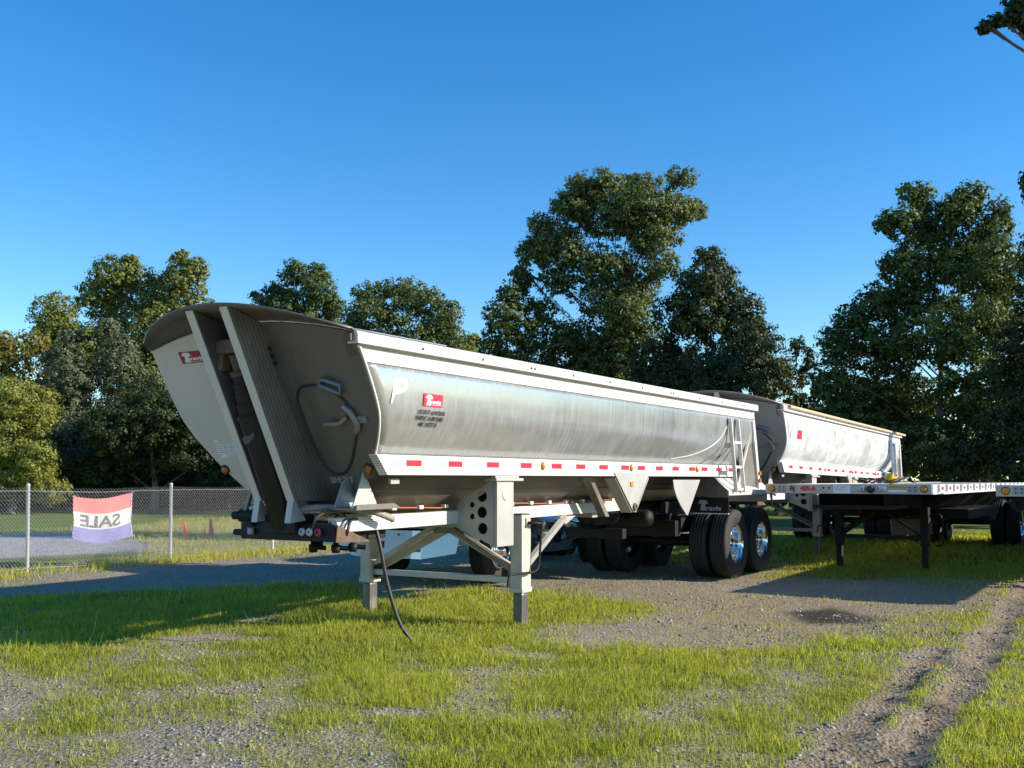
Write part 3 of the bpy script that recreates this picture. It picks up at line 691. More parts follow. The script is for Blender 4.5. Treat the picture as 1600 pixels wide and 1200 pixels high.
        b = MB(); b.box((s*.935, -.11, .345), (s*1.10, .095, .40)); b.build('leg_collar', BEIGE, T, bevel=.01)
        b = MB(); b.box((s*.955, -.09, 1.15), (s*1.08, .075, 1.165)); b.build('leg_cap', RUST, T)
        b = MB(); b.box((s*.955, -.08, -.06), (s*1.08, .07, .36)); b.build('inner_leg', WORN, T, bevel=.035)
        for z in np.arange(.93, 1.14, .035):
            b = MB(); b.tube([(s*.942, -.112, z), (s*.955, -.112, z+.014)], .009, 5); b.build('bolt', INK, T) if (s > 0 and primary) else None
        b = MB(); b.beam((s*.94, .0, .56), (s*.05, .0, 1.03), .07, .05); b.build('cross_brace', BEIGE if s < 0 else ALUD, T)
        b = MB(); b.beam((s*.93, .13, .53), (s*.02, .13, .97), .05, .075); b.build('cross_brace', BEIGE, T)
        b = MB(); b.beam((s*.99, .09, .58), (s*.64, 1.62, 1.07), .055, .06); b.build('side_brace', ALUP, T)
        b = MB(); b.prism([(s*.60, 1.48, 1.075), (s*.66, 1.48, 1.075), (s*.66, 1.85, 1.08), (s*.60, 1.85, 1.08)], (0, 0, -.012)); b.prism([(s*.655, 1.5, 1.075), (s*.655, 1.83, 1.075), (s*.655, 1.6, .98)], (s*.01, 0, 0)); b.build('brace_bracket', ALUP, T)
        b = MB(); b.box((s*.88, -.03, .40), (s*.945, .12, .58)); b.build('brace_shoe', BLACK if s < 0 else ALUD, T)
    b = MB(); b.box((-.95, -.035, .435), (.95, .035, .50)); b.build('leg_crossbeam', ALUP, T, bevel=.005)
    b = MB(); b.prism([(-.22, .0, 1.06), (.22, .0, 1.06), (.10, .0, .93), (-.10, .0, .93)], (0, .02, 0)); b.build('brace_gusset', ALUD, T)
    b = MB(); b.tube([(1.09, .0, 1.07), (1.17, .0, 1.07), (1.18, .14, 1.06)], .016, 8); b.tube(cr([(1.18, .14, 1.06), (1.18, .145, 1.0), (1.18, .12, .80), (1.17, .10, .62), (1.17, .02, .565), (1.16, -.12, .56), (1.15, -.34, .565), (1.14, -.42, .55), (1.14, -.46, .44)], 5), .013, 8)
    b.tube([(1.18, .145, 1.09), (1.18, .145, .99)], .022, 8); b.build('crank_handle', BLACK, T)
    b = MB(); b.box((1.09, -.03, 1.02), (1.105, .05, 1.12)); b.build('gearbox_plate', ALUP, T)
    # rear: hanger plates, fenders, ladder, suspension
    for s in (1, -1):
        ol = [(2.07,1.60),(3.05,1.60),(3.05,1.55),(2.66,1.115),(2.60,1.115),(2.13,1.55)]
        Ms = Matrix(((0,0,s,s*1.082),(1,0,0,0),(0,1,0,0),(0,0,0,1)))
        flat('hanger_plate', ol, [], .012, ALUP, T, Ms)
        b = MB()
        b.prism([(s*1.07, 2.13, 1.55), (s*1.07, 2.60, 1.112), (s*.92, 2.60, 1.112), (s*.92, 2.13, 1.55)], (0, -.012, -.01)); b.prism([(s*1.09, 3.06, 1.55), (s*1.09, 2.66, 1.112), (s*.92, 2.66, 1.112), (s*.92, 3.06, 1.55)], (0, .012, -.01))
        b.build('hanger_flange', ALUP, T)
        b = MB(); b.prism([(s*.80, 1.75, 1.55), (s*.80, 2.2, 1.06), (s*.80, 2.3, 1.06), (s*.80, 1.85, 1.55)], (s*.10, 0, 0)); b.build('inner_hanger', ALUD, T)
        b = MB(); b.lathe([(.05, 0), (.05, .02), (.025, .03), (.022, .0)], (0,0,0), 'x', 14); b.v = [(s*x, y, z) for x, y, z in b.v]; o = b.build('pivot_eye', RUST, T); o.location = (s*1.089, 2.63, 1.175)
        b = MB(); b.box((s*1.089, 2.505, 1.43), (s*1.103, 2.585, 1.50)); b.build('amber_lamp', AMBER, T, bevel=.012)
        b = MB(); b.box((s*1.089, 2.47, 1.535), (s*1.0915, 2.60, 1.588)); b.build('blue_label', LBLUE, T)
        ol = [(3.87,1.515),(4.86,1.515)] + [(4.86 - .48*t, 1.515 - .5*t) for t in (.5, 1.0)] + [(4.30 - .43*math.sin(t*math.pi/2)**1.3 if False else 3.87 + .46*(1-t)**1.8, 1.03 + .485*t) for t in (0, .25, .5, .75)]
        flat('rear_hanger_plate', ol, [], .012, ALUP, T, Ms)
        b = MB(); b.prism([(s*1.07, 4.33, 1.03), (s*1.07, 4.86, 1.51), (s*.9, 4.86, 1.51), (s*.9, 4.40, 1.03)], (0, .01, 0)); b.build('hanger_flange', ALUD, T)
        b = MB()
        yf = 5.62
        b.prism([(s*.66, yf, 1.255), (s*1.225, yf, 1.255), (s*1.225, yf, 1.345), (s*1.0, yf, 1.556), (s*.66, yf, 1.556)], (0, .02, 0)); b.build('fender_front', ALUD, T)
        for k in range(4):
            b = MB(); y0_, y1_ = yf + .49*k, yf + .49*(k+1) - .006
            b.prism([(s*.985, y0_, 1.564), (s*1.225, y0_, 1.349), (s*1.235, y0_, 1.349), (s*.985, y0_, 1.575)], (0, y1_-y0_, 0)); b.build('fender_deck', alu, T)
        b = MB(); b.box((s*1.20, yf, 1.275), (s*1.245, 7.58, 1.348)); b.build('fender_edge', alu, T, bevel=.005)
        b = MB(); b.prism([(s*1.22, 7.56, 1.35), (s*1.22, 7.74, 1.36), (s*1.22, 7.74, 1.06)], (s*.012, 0, 0)); b.build('fender_fin', ALUP, T)
        b = MB(); b.box((s*.66, yf, 1.01), (s*1.235, yf+.012, 1.252)); b.build('mud_flap', BLACK, T)
        b = MB(); b.box((s*.66, yf-.012, .995), (s*1.235, yf+.02, 1.01)); b.build('flap_edge', CREAM, T)
        # rear corner post and boat-tail trim
        b = MB(); b.beam((s*1.225, 6.78, 2.46), (s*1.20, 7.12, 1.36), .05, .12); b.build('rear_post', alu, T, bevel=.006)
        b = MB(); b.prism([(s*1.19, 6.72, 2.30), (s*1.19, 7.08, 1.38), (s*1.12, 6.35, 1.40)], (s*.008, 0, 0)); b.prism([(s*1.20, 6.74, 2.3), (s*1.14, 6.30, 1.42), (s*1.12, 6.25, 1.42), (s*1.18, 6.66, 2.3)], (s*.03, 0, 0)); b.build('rear_gusset', ALUD, T)
        tr = [(3.9,1.80),(4.5,1.86),(5.0,1.97),(5.35,2.12),(5.58,2.30),(5.68,2.46)]
        b = MB(); b.tube(cr([(s*(wid(z)+.008), y, z) for y, z in tr], 5), .008, 6); b.build('corner_trim', ALUP, T)
        for y0 in (5.2, 5.55):
            b = MB(); b.tube(cr([(s*(wid(1.74)+.012), y0-.15, 1.74), (s*(wid(1.95)+.012), y0+.22, 1.95), (s*(wid(2.2)+.012), y0+.36, 2.2), (s*(wid(2.45)+.012), y0+.42, 2.45)], 5), .006, 5); b.build('sheet_seam', INK, T)
    # ladder, near side only
    for y, dy in ((5.62, .19), (5.95, .20)):
        b = MB(); b.beam((1.27, y, 2.44), (1.29, y+dy, 1.33), .03, .055, (1, 0, 0)); b.build('ladder_rail', alu, T)
    for z in (2.08, 1.71, 1.37):
        f_ = (2.44 - z)/1.11; b = MB(); b.beam((1.275, 5.62+.19*f_, z), (1.275, 5.95+.2*f_, z), .05, .04); b.build('ladder_rung', alu, T)
    b = MB(); b.prism([(1.11, YR, 1.95), (1.22, YR, 2.2), (1.22, YR, 2.62), (-1.22, YR, 2.62), (-1.22, YR, 2.2), (-1.11, YR, 1.95), (-.68, YR, 1.40), (0, YR, 1.19), (.68, YR, 1.40)], (0, .04, 0)); b.build('tailgate', ALUP, T)
    b = MB(); b.box((-1.2, 7.45, 1.15), (1.2, 7.55, 1.32)); b.build('rear_bumper', ALUP, T)
    for x in (1.05, -1.05):
        b = MB(); b.tube([(x, 7.56, 1.25), (x, 7.58, 1.25)], .05, 14); b.build('tail_lamp', REDO, T)
    for s in (1, -1):
        for z in (1.62, 1.50): 
            b = MB(); b.tube([(s*1.24, 7.05, z), (s*1.262, 7.05, z)], .035, 12); b.build('corner_lamp', ORNG, T)
    for y in (6.12, 7.32):
        b = MB(); b.tube([(-1.0, y, .53), (1.0, y, .53)], .065, 12); b.build('axle', BLACK, T)
        for x in (1.05, .72): wheel(T, x, y, .53, 1); wheel(T, -x, y, .53, -1)
    for s in (1, -1):
        b = MB(); b.box((s*.30, 5.6, .70), (s*.48, 7.7, .95)); b.build('suspension_beam', BLACK, T, bevel=.01)
        b = MB(); b.lathe([(.0,-.14),(.12,-.14),(.14,-.08),(.14,.08),(.12,.14),(0,.14)], (s*.40, 6.6, .80), 'z', 14); b.build('air_spring', RUBBER, T)
    b = MB(); b.lathe([(0,-.45),(.10,-.43),(.13,-.36),(.13,.36),(.10,.43),(0,.45)], (0, 0, 0), 'y', 18); o = b.build('air_tank', BLACK, T); o.location = (-.1, 4.0, 1.0)
    b = MB(); b.lathe([(0,-.30),(.10,-.28),(.13,-.22),(.13,.22),(.10,.28),(0,.30)], (0, 0, 0), 'x', 18); o = b.build('air_tank', BLACK, T); o.location = (.1, 4.7, .95)
    b = MB(); b.box((-.45, 3.6, .70), (.45, 3.72, .84)); b.build('lower_crossbeam', BLACK, T, bevel=.01)
    b = MB(); b.box((-.55, 5.2, .66), (.55, 5.4, .9)); b.build('lower_crossbeam', BLACK, T, bevel=.01)
    b = MB(); b.tube([(.3, 6.2, 1.2), (0, 5.0, 1.1), (0, 3.5, 1.15)], .06, 10); b.build('draft_tube', BLACK, T)
    # tarp roll / front tarp cover
    if primary:
        rows = [[(x, y, 2.735 + .13*(1-(x/1.25)**2)) for x in np.linspace(-1.2, 1.2, 13)] for y in np.linspace(-2.85, -1.6, 5)]
        b = MB(); b.grid(rows); b.build('front_tarp', GTARP, T, solid=.01)
    else:
        rows = []
        for y in np.linspace(-2.7, YR+.1, 18):
            e = .20 * max(0, 1 - (y+2.7)/9) + .05
            rows.append([(x, y, 2.72 + e*(1-(x/1.28)**2) + .008*math.sin(y*7+x*3)) for x in np.linspace(-1.28, 1.28, 15)])
        b = MB(); b.grid(rows); b.build('roll_tarp', TAN, T, solid=.012)
        b = MB(); b.tube([(1.30, -2.7, 2.70), (1.31, 2, 2.695), (1.30, YR+.25, 2.70)], .030, 10); b.build('tarp_roll', TAN, T)
    # --- decals
    def logo(M, w, h, parent_mat, cut=1.0, letters=True):
        rd = flat('red_logo', [(0,0),(w,0),(w,h),(0,h)], [], .002, parent_mat, T, M)
        k = h
        M2 = M @ Matrix.Translation((0, 0, .0022)); bd = .012*h
        t_ = [(.07*w,.66*k),(.11*w,.66*k),(.17*w,.62*k),(.20*w,.62*k),(.14*w,.08*k),(.36*w,.08*k),(.34*w,.60*k),(.38*w,.60*k),(.43*w,.62*k),(.47*w,.60*k),(.40*w,.84*k),(.34*w,.92*k),(.17*w,.92*k)]
        fl = flat('logo_letter', t_, [], .002, WHITE, T, M2)
        tx = text('logo_lettering', 'ravis', .40*k, WHITE, T, M2 @ Matrix.Translation((.37*w, .25*k, 0)), sx=.58*w/(1.0*.40*k*2.05), bold=.018*k)
        flat('logo_bar', [(.36*w,.12*k),(.94*w,.12*k),(.94*w,.15*k),(.36*w,.15*k)], [], .002, WHITE, T, M2)
    Ysd = (0, 1, 0)
    z0 = 2.172; M = frame((wid(2.22)+.0045, -1.975, z0), (0, 1, 0), (wid(2.28)-wid(2.172), 0, .108))
    if primary:
        logo(M, .285, .112, REDD)
        for body, z, y0, y1 in (('US DOT #1410636', 2.100, -2.035, -1.635), ('PAPUC A-8915481', 2.048, -2.05, -1.645), ('MC 602716', 1.996, -1.98, -1.72)):
            xx = wid(z + .02) + .0055
            o = text('lettering', body, .056, INK, T, frame((xx, y0, z), (0, 1, 0), (wid(z+.04)-wid(z), 0, .04)), bold=.0008)
            wmax = max(v.co.y for v in o.data.vertices) - y0
            f = (y1 - y0) / wmax
            for v in o.data.vertices: v.co.y = y0 + (v.co.y - y0) * f
        Mp = frame((wid(2.3)+.0065, 0, 0), (0, 1, 0), (0, 0, 1))
        P = [(-2.44,2.168),(-2.425,2.168),(-2.385,2.245),(-2.33,2.25),(-2.235,2.285),(-2.21,2.33),(-2.212,2.375),(-2.24,2.395),(-2.31,2.40),(-2.38,2.385),(-2.40,2.34)]
        flat('faded_decal', P, [[(-2.33,2.285),(-2.33,2.355),(-2.245,2.335)]], .002, CREAM, T, Mp)
        flat('faded_decal_corner', [(-2.32,2.402),(-2.205,2.40),(-2.195,2.36),(-2.205,2.395)], [], .002, GREYP, T, Mp)
        text('lettering', 'BHLT 7', .088, GREYP, T, wframe(.40, 1.505, .024), bold=.003, sx=.95)
    else:
        flat('red_sticker', [(0,0),(.26,0),(.26,.16),(0,.16)], [], .002, REDD, T, M)
        Mp = frame((wid(2.3)+.0065, 0, 0), (0, 1, 0), (0, 0, 1))
        flat('faded_decal', [(-2.42,2.17),(-2.40,2.17),(-2.36,2.25),(-2.22,2.28),(-2.2,2.38),(-2.32,2.40),(-2.39,2.36)], [], .002, GREYP, T, Mp)
    M = wframe(-.875, 2.595, .022)
    logo(M, .34, .115, REDO)
    for k, (x, z, w, h) in enumerate(((-.90, 1.775, .11, .10), (-.88, 1.74, .10, .035), (-.77, 1.765, .135, .135), (-.63, 1.77, .05, .11), (-.91, 1.885, .08, .02))):
        Mq = wframe(x, z, .022); flat('paper_sticker', [(0,0),(w,0),(w*1.02,h),(.02,h)], [], .002, PAPER, T, Mq)
        for q in range(int(h/.022)):
            if h > .05: flat('print_line', [(.015,.014+q*.022),(w-.015,.014+q*.022),(w-.015,.020+q*.022),(.015,.020+q*.022)], [], .002, GREYP, T, Mq @ Matrix.Translation((0,0,.002)))
    # mud-flap lettering (faces the front)
    Mf = frame((.75, 5.616, 1.05), (1, 0, 0), (0, 0, 1))
    flat('flap_letter', [(.0,.10),(.03,.155),(.13,.155),(.165,.10),(.115,.10),(.125,.0),(.035,.0),(.055,.10)], [], .004, GREYP, T, Mf)
    text('lettering', 'ravis', .105, GREYP, T, Mf @ Matrix.Translation((.125, 0, 0)), bold=.003, sx=1.25)
    return T
dump_trailer('dump_trailer', 'long polished aluminium half-round dump trailer in front, black hoist cylinder between its nose posts', O1, 0, SHEET, ALU, False, True)
dump_trailer('dump_trailer', 'whiter half-round dump trailer with tan rolled tarp, behind the tail of the long front one', row(0.0, 11.2, .05), -.9, SHEET2, ALUT2, True, False)
# ------------------------------------------------------------------ flatbed trailers
def flatbed(label, lat, al, first):
    T = tag(empty('flatbed_trailer', row(lat, al), (0, 0, -A - (R(1.5) if first else 0))), label, 'flatbed trailer', 'flatbed trailers parked side by side')
    L_ = 13.6; hw = 1.25
    b = MB(); b.box((-hw, 0, 1.30), (hw, .05, 1.447)); b.build('front_header', ALUP, T, bevel=.004)
    pl = MB(); pl.box((-.098, .06, 0), (.098, L_, .05)); pm = pl.mesh('deck_plank', ALUP)
    for k in range(12): inst('deck_plank', pm, T, (-1.1 + .2*k, 0, 1.385))
    po = MB(); po.box((0, -.045, -.055), (.035, .045, .055)); pom = po.mesh('stake_pocket', ALUT2)
    rr = MB(); rr.box((0, -.10, -.025), (.003, .10, .025)); rrm = rr.mesh('red_reflector', RED)
    for s in (1, -1):
        b = MB(); b.box((s*1.215, .05, 1.30), (s*1.25, L_, 1.443)); b.build('side_rail', ALUT2, T, bevel=.004)
        b = MB(); b.box((s*1.25, .6, 1.298), (s*1.30, L_, 1.315)); b.build('rub_rail', ALUT2, T)
        for k in range(22):
            y = .45 + .6*k
            inst('stake_pocket', pom, T, (s*1.251 if s > 0 else -1.286, y, 1.385))
            inst('red_reflector', rrm, T, (s*1.2515, y+.3, 1.385), scale=(s, 1, 1))
        b = MB(); b.box((s*1.251, .05, 1.30), (s*1.262, .30, 1.44)); b.build('corner_cap', ALUT2, T)
        # main beam
        w = [(.35,1.30),(.35,1.12),(2.4,1.05),(3.4,.78),(9.0,.78),(9.8,.92),(L_-.1,.95),(L_-.1,1.30)]
        b = MB(); b.prism([(s*.49, y, z) for y, z in w], (s*.02, 0, 0)); b.build('main_beam', BLACK, T)
        b = MB()
        for (y0, z0), (y1, z1) in zip(w[1:6], w[2:7]): b.prism([(s*.43, y0, z0), (s*.57, y0, z0), (s*.57, y1, z1), (s*.43, y1, z1)], (0, 0, -.02))
        b.build('beam_flange', BLACK, T)
        b = MB(); b.box((s*.64, 2.08, .40), (s*.77, 2.24, 1.06)); b.build('leg_sleeve', BLACK, T, bevel=.01)
        b = MB(); b.box((s*.655, 2.10, .03), (s*.755, 2.22, .42)); b.build('inner_leg', BLACK, T, bevel=.01)
        b = MB(); b.prism([(s*.60, 2.02, .0), (s*.81, 2.02, .0), (s*.81, 2.30, .0), (s*.60, 2.30, .0)], (0, 0, .035)); b.build('leg_foot', BLACK, T)
        b = MB(); b.beam((s*.68, 2.16, .55), (s*.1, 2.16, .95), .05, .04); b.build('cross_brace', BLACK, T)
        b = MB(); b.beam((s*.70, 2.25, .60), (s*.52, 3.3, .90), .05, .05); b.build('side_brace', BLACK, T)
        b = MB(); b.prism([(s*.55, 2.7, 1.28), (s*1.15, 2.7, 1.28), (s*.55, 2.7, .92)], (0, .012, 0)); b.build('outrigger', BLACK, T)
        for y in (4.3, 6.2, 8.0):
            b = MB(); b.beam((s*1.12, y, 1.26), (s*.56, y, .86), .03, .05); b.build('strut', ALUD, T)
        for y in (10.0, 11.23):
            for x in (1.05, .72): wheel(T, s*x, y, .53, s)
        b = MB(); b.prism([(s*.55, 12.0, .45), (s*1.22, 12.0, .45), (s*1.22, 12.0, 1.1), (s*.55, 12.0, 1.1)], (0, .015, 0)); b.build('mud_flap', BLACK, T)
    for k in range(12):
        b = MB(); y = .9 + 1.08*k; b.box((-1.2, y, 1.28), (1.2, y+.06, 1.38)); b.build('cross_member', BLACK, T)
    for y in (10.0, 11.23):
        b = MB(); b.tube([(-1, y, .53), (1, y, .53)], .065, 12); b.build('axle', BLACK, T)
    b = MB(); b.box((-.6, .3, 1.06), (.6, 1.4, 1.12)); b.build('coupler_plate', BLACK, T)
    b = MB(); b.tube([(0, .75, 1.07), (0, .75, .98)], .04, 12); b.build('kingpin', BLACK, T)
    b = MB(); b.box((-.64, 2.12, .52), (.64, 2.18, .58)); b.build('leg_crossbeam', BLACK, T)
    b = MB(); b.tube(cr([(.77, 2.16, .92), (.95, 2.16, .92), (.97, 2.16, .6), (.96, 2.2, .45), (.84, 2.3, .42)], 5), .014, 8); b.build('crank_handle', BLACK, T)
    b = MB(); b.lathe([(0,-.5),(.11,-.48),(.15,-.4),(.15,.4),(.11,.48),(0,.5)], (0,0,0), 'y', 16); o = b.build('air_tank', BLACK, T); o.location = (.75, 7.9, .72)
    b = MB(); b.box((-.32, 4.2, .48), (.30, 4.75, .80)); b.build('dunnage_box', ALUD, T, bevel=.01)
    b = MB(); b.box((.58, 3.5, .82), (1.15, 6.8, 1.0)); b.build('tool_box', ALUP if False else BLACK, T, bevel=.01)
    if not first:
        b = MB(); b.lathe([(.085,-.03),(.10,-.01),(.085,.02),(.04,.02),(.02,-.01)], (0,0,0), 'y', 18); o = b.build('hose_reel', BLACK, T); o.location = (-1.0, .1, 1.20)
    # header fittings
    F = lambda x, z, out=.002: frame((x, -out, z), (1, 0, 0), (0, 0, 1))
    def plate(x, z, w, h, mt, nm='sticker'): flat(nm, [(0,0),(w,0),(w,h),(0,h)], [], .002, mt, T, F(x, z))
    for s in (1, -1):
        x = s*1.14
        b = MB(); b.tube([(x, -.002, 1.374), (x, -.012, 1.374)], .055, 20); b.build('lamp_rim', INK, T)
        b = MB(); b.lathe([(.047, 0), (.04, -.02), (.02, -.028), (0, -.03)], (0,0,0), 'y', 18); o = b.build('marker_lamp', AMBER, T); o.location = (x, -.012, 1.374)
        xx = s*.985
        flat('bolt_plate', [(xx-.065,1.325),(xx+.065,1.325),(xx+.075,1.375),(xx+.065,1.425),(xx-.065,1.425),(xx-.075,1.375)], [], .004, GREYP, T, F(0, 0, .004))
        for dx in (-.035, .035):
            for dz in (-.025, .025):
                b = MB(); b.tube([(xx+dx, -.006, 1.375+dz), (xx+dx, -.014, 1.375+dz)], .011, 8); b.build('bolt', INK, T)
    if first:
        text('lettering', 'BJ', .098, INK, T, F(-.86, 1.347, .003), bold=.003, sx=1.1)
        text('lettering', '405-A', .098, REDD, T, F(-.69, 1.347, .003), bold=.0055, sx=1.0)
        for x in (-.33, -.24): 
            b = MB(); b.tube([(x, -.002, 1.39), (x, -.01, 1.39)], .016, 10); b.build('bolt', INK, T)
        plate(-.18, 1.31, .26, .125, PAPER); plate(.09, 1.36, .10, .04, LBLUE if False else WTAPE); plate(.62, 1.385, .32, .042, OLIVE); plate(.64, 1.332, .26, .03, PAPER)
        for k in range(4): plate(-.16, 1.415-.022*k, .20-.03*(k % 2), .006, GREYP, 'print_line')
        plate(.02 if False else .47, 1.37, .14, .05, PAPER)
        for k in range(6): plate(1.02-.06*k-.35 + .30, 1.335, .028, .07, PAPER) if False else None
        for x in (.26, .50):
            b = MB(); b.lathe([(.045,0),(.05,-.03),(.03,-.05),(.012,-.04)], (0,0,0), 'y', 14); o = b.build('air_socket', GALV, T); o.location = (x, -.002, 1.375)
        b = MB(); b.lathe([(.055,0),(.055,-.05),(.045,-.07),(.0,-.07)], (0,0,0), 'y', 16); o = b.build('light_socket', INK, T); o.location = (.38, -.002, 1.37)
        text('lettering', 'EAST', .06, PAPER, T, F(.98-.32, 1.30, .003), bold=.001, sx=1.0) if False else None
        # coiled lines and yellow coupling lying on the deck edge
        Q = empty('hose_bundle', T.matrix_basis @ Vector((.30, .22, 1.437)), (0, 0, -A)); tag(Q, 'tangle of air hoses with a yellow coupling on the flatbed deck edge', 'hoses')
        rr_ = np.random.default_rng(5)
        for k in range(7):
            pts = []; ph = rr_.random()*6; cx = -.12 + .11*k - (.1 if k > 4 else 0)
            for t in np.linspace(0, 1, 7): pts.append((cx + .13*math.cos(ph+t*5.5), .02+.09*math.sin(ph+t*5.5), .022 + .085*abs(math.sin(t*3.1+ph))))
            b = MB(); b.tube(cr(pts, 4), .011, 6); b.build('hose', [HOSE, RUST, REDH, GREYP, HOSE, RUST, BLUEL][k], Q)
        b = MB(); b.lathe([(0,-.10),(.05,-.10),(.055,-.03),(.075,-.02),(.075,.03),(.05,.04),(.05,.09),(0,.09)], (0,0,0), 'x', 14); b.box((-.06,-.03,.03),(.03,.03,.105)); o = b.build('yellow_coupling', YELLOW, Q); o.location = (.33, 0, .075)
    else:
        plate(-.66, 1.31, .46, .13, LBLUE if False else PAPER); plate(-.60, 1.40, .2, .02, LBLUE); plate(-.1, 1.31, .3, .12, PAPER)
    return T
flatbed('aluminium flatbed trailer with BJ 405-A and yellow hose coupling on its front header', 2.67, 6.76, True)
flatbed('flatbed trailer at the right picture edge, only its front corner and amber lamp showing', 6.17, 5.5, False)

# ------------------------------------------------------------------ truck tractor behind the landing gear
def truck():
    BCH = M_('bumper_chrome', (.30, .32, .34), .14, 1, var=.08)
    REFLB = M_('bumper_painted_reflection', (.72, .69, .64), .5, 0, var=.08, dirt=(.5, .46, .40), dirt_amt=.4)  # pale colour stands in for the lit field mirrored in the chrome
    T = tag(empty('semi_truck', row(-2.78, 2.45, -.07), (0, 0, -A)), 'semi truck with chrome bumper, mostly hidden behind the long dump trailer', 'truck')
    # bumper: three bent facets with cut-outs
    def facet(x0, y0, x1, y1, ol, ho=(), mt=BCH):
        o = flat('bumper', ol, ho, .012, mt, T, frame((x0, y0, 0), (x1-x0, y1-y0, 0), (0, .10, 1)))
    facet(-.62, 0, .42, 0, [(0,.46),(1.04,.46),(1.04,.86),(0,.86)], [[(.30,.60),(.30,.70),(.55,.70),(.55,.60)]], REFLB)
    facet(.422, 0, .62, 0, [(0,.46),(.198,.46),(.198,.86),(0,.86)], [[(.02,.56),(.02,.68),(.17,.68),(.17,.56)]])
    facet(.62, 0, 1.18, .16, [(0,.46),(.52,.55),(.583,.86),(0,.86)])
    facet(-1.18, .16, -.62, 0, [(0,.86),(.06,.55),(.583,.46),(.583,.86)], (), REFLB)
    for x in (.25, -.25):
        b = MB(); b.lathe([(.018,0),(.018,-.02),(.0,-.025)], (0,0,0), 'y', 8); o = b.build('tow_pin', REDO, T); o.location = (x, -.006, .80)
    b = MB(); b.box((-.55, .10, .90), (.55, .16, 1.75)); b.build('grille', GREYP, T)
    for k in range(9):
        b = MB(); b.box((-.53, .085, .96+.085*k), (.53, .10, 1.0+.085*k)); b.build('grille_bar', CHROME, T)
    b = MB(); b.box((-.60, .12, .88), (.60, 1.5, 1.80)); b.build('hood', WTRUCK, T, bevel=.08)
    for s in (1, -1):
        rows = []
        for t in np.linspace(0, math.pi, 13):
            y, z = 1.32 - .70*math.cos(t), .62 + .60*math.sin(t)
            rows.append([(s*.60, y, z+.03), (s*.9, y, z+.02), (s*1.17, y, z), (s*1.20, y, z-.07)])
        b = MB(); b.grid(rows); b.build('fender', WTRUCK, T, solid=.02)
        b = MB(); b.box((s*.68, .30, .92), (s*1.12, .66, 1.18)); b.build('headlight', GLASS, T, bevel=.03)
        wheel(T, s*1.03, 1.32, .53, s, True)
        b = MB(); b.lathe([(0,-.55),(.30,-.55),(.32,-.52),(.32,.52),(.30,.55),(0,.55)], (0,0,0), 'y', 24); o = b.build('fuel_tank', CHROME, T); o.location = (s*.95, 3.1, .72)
        b = MB(); b.box((s*.35, .5, .75), (s*.45, 7.0, .98)); b.build('frame_rail', BLACK, T)
        b = MB(); b.tube([(s*1.0, 2.75, 1.0), (s*1.0, 2.75, 2.85)], .06, 12); b.build('exhaust_stack', CHROME, T)
        b = MB(); b.tube([(s*1.1, 1.7, 1.9), (s*1.32, 1.62, 1.9)], .015, 6); b.box((s*1.22, 1.56, 1.6), (s*1.36, 1.62, 2.05)); b.build('side_mirror', INK, T)
        for y in (5.2, 6.5):
            for x in (1.05, .72): wheel(T, s*x, y, .53, s)
        b = MB(); b.box((s*.5, 7.2, .35), (s*1.15, 7.22, 1.0)); b.build('mud_flap', BLACK, T)
        b = MB(); b.box((s*1.061, 1.62, 1.25), (s*1.075, 2.45, 1.95)); b.build('door', WTRUCK, T)
        b = MB(); b.box((s*1.066, 1.72, 2.0), (s*1.078, 2.40, 2.45)); b.build('side_window', GLASS, T)
    b = MB(); b.prism([(-1.05, 1.35, 1.15), (-1.05, 1.35, 1.85), (-1.05, 1.75, 2.55), (-1.05, 2.0, 2.68), (-1.05, 2.6, 2.68), (-1.05, 2.6, 1.15)], (2.1, 0, 0)); b.build('cab', WTRUCK, T, bevel=.05)
    b = MB(); b.prism([(-.92, 1.375, 1.93), (-.92, 1.70, 2.50), (.92, 1.70, 2.50), (.92, 1.375, 1.93)], (0, -.03, .02)); b.build('windscreen', GLASS, T)
    b = MB(); b.box((-.45, 4.9, 1.0), (.45, 5.9, 1.08)); b.build('fifth_wheel', BLACK, T)
    # pale panel with red print at the outer corner of the bumper
    M = frame((-1.30, .10, 0), (1, .2, 0), (0, 0, 1))
    flat('corner_panel', [(0,.60),(.17,.60),(.17,.92),(0,.92)], [], .01, WHITE, T, M)
    flat('panel_print', [(.05,.70),(.12,.70),(.14,.80),(.10,.88),(.05,.86)], [[(.08,.75),(.08,.81),(.11,.80)]], .003, REDD, T, M @ Matrix.Translation((0, 0, .008)))
truck()

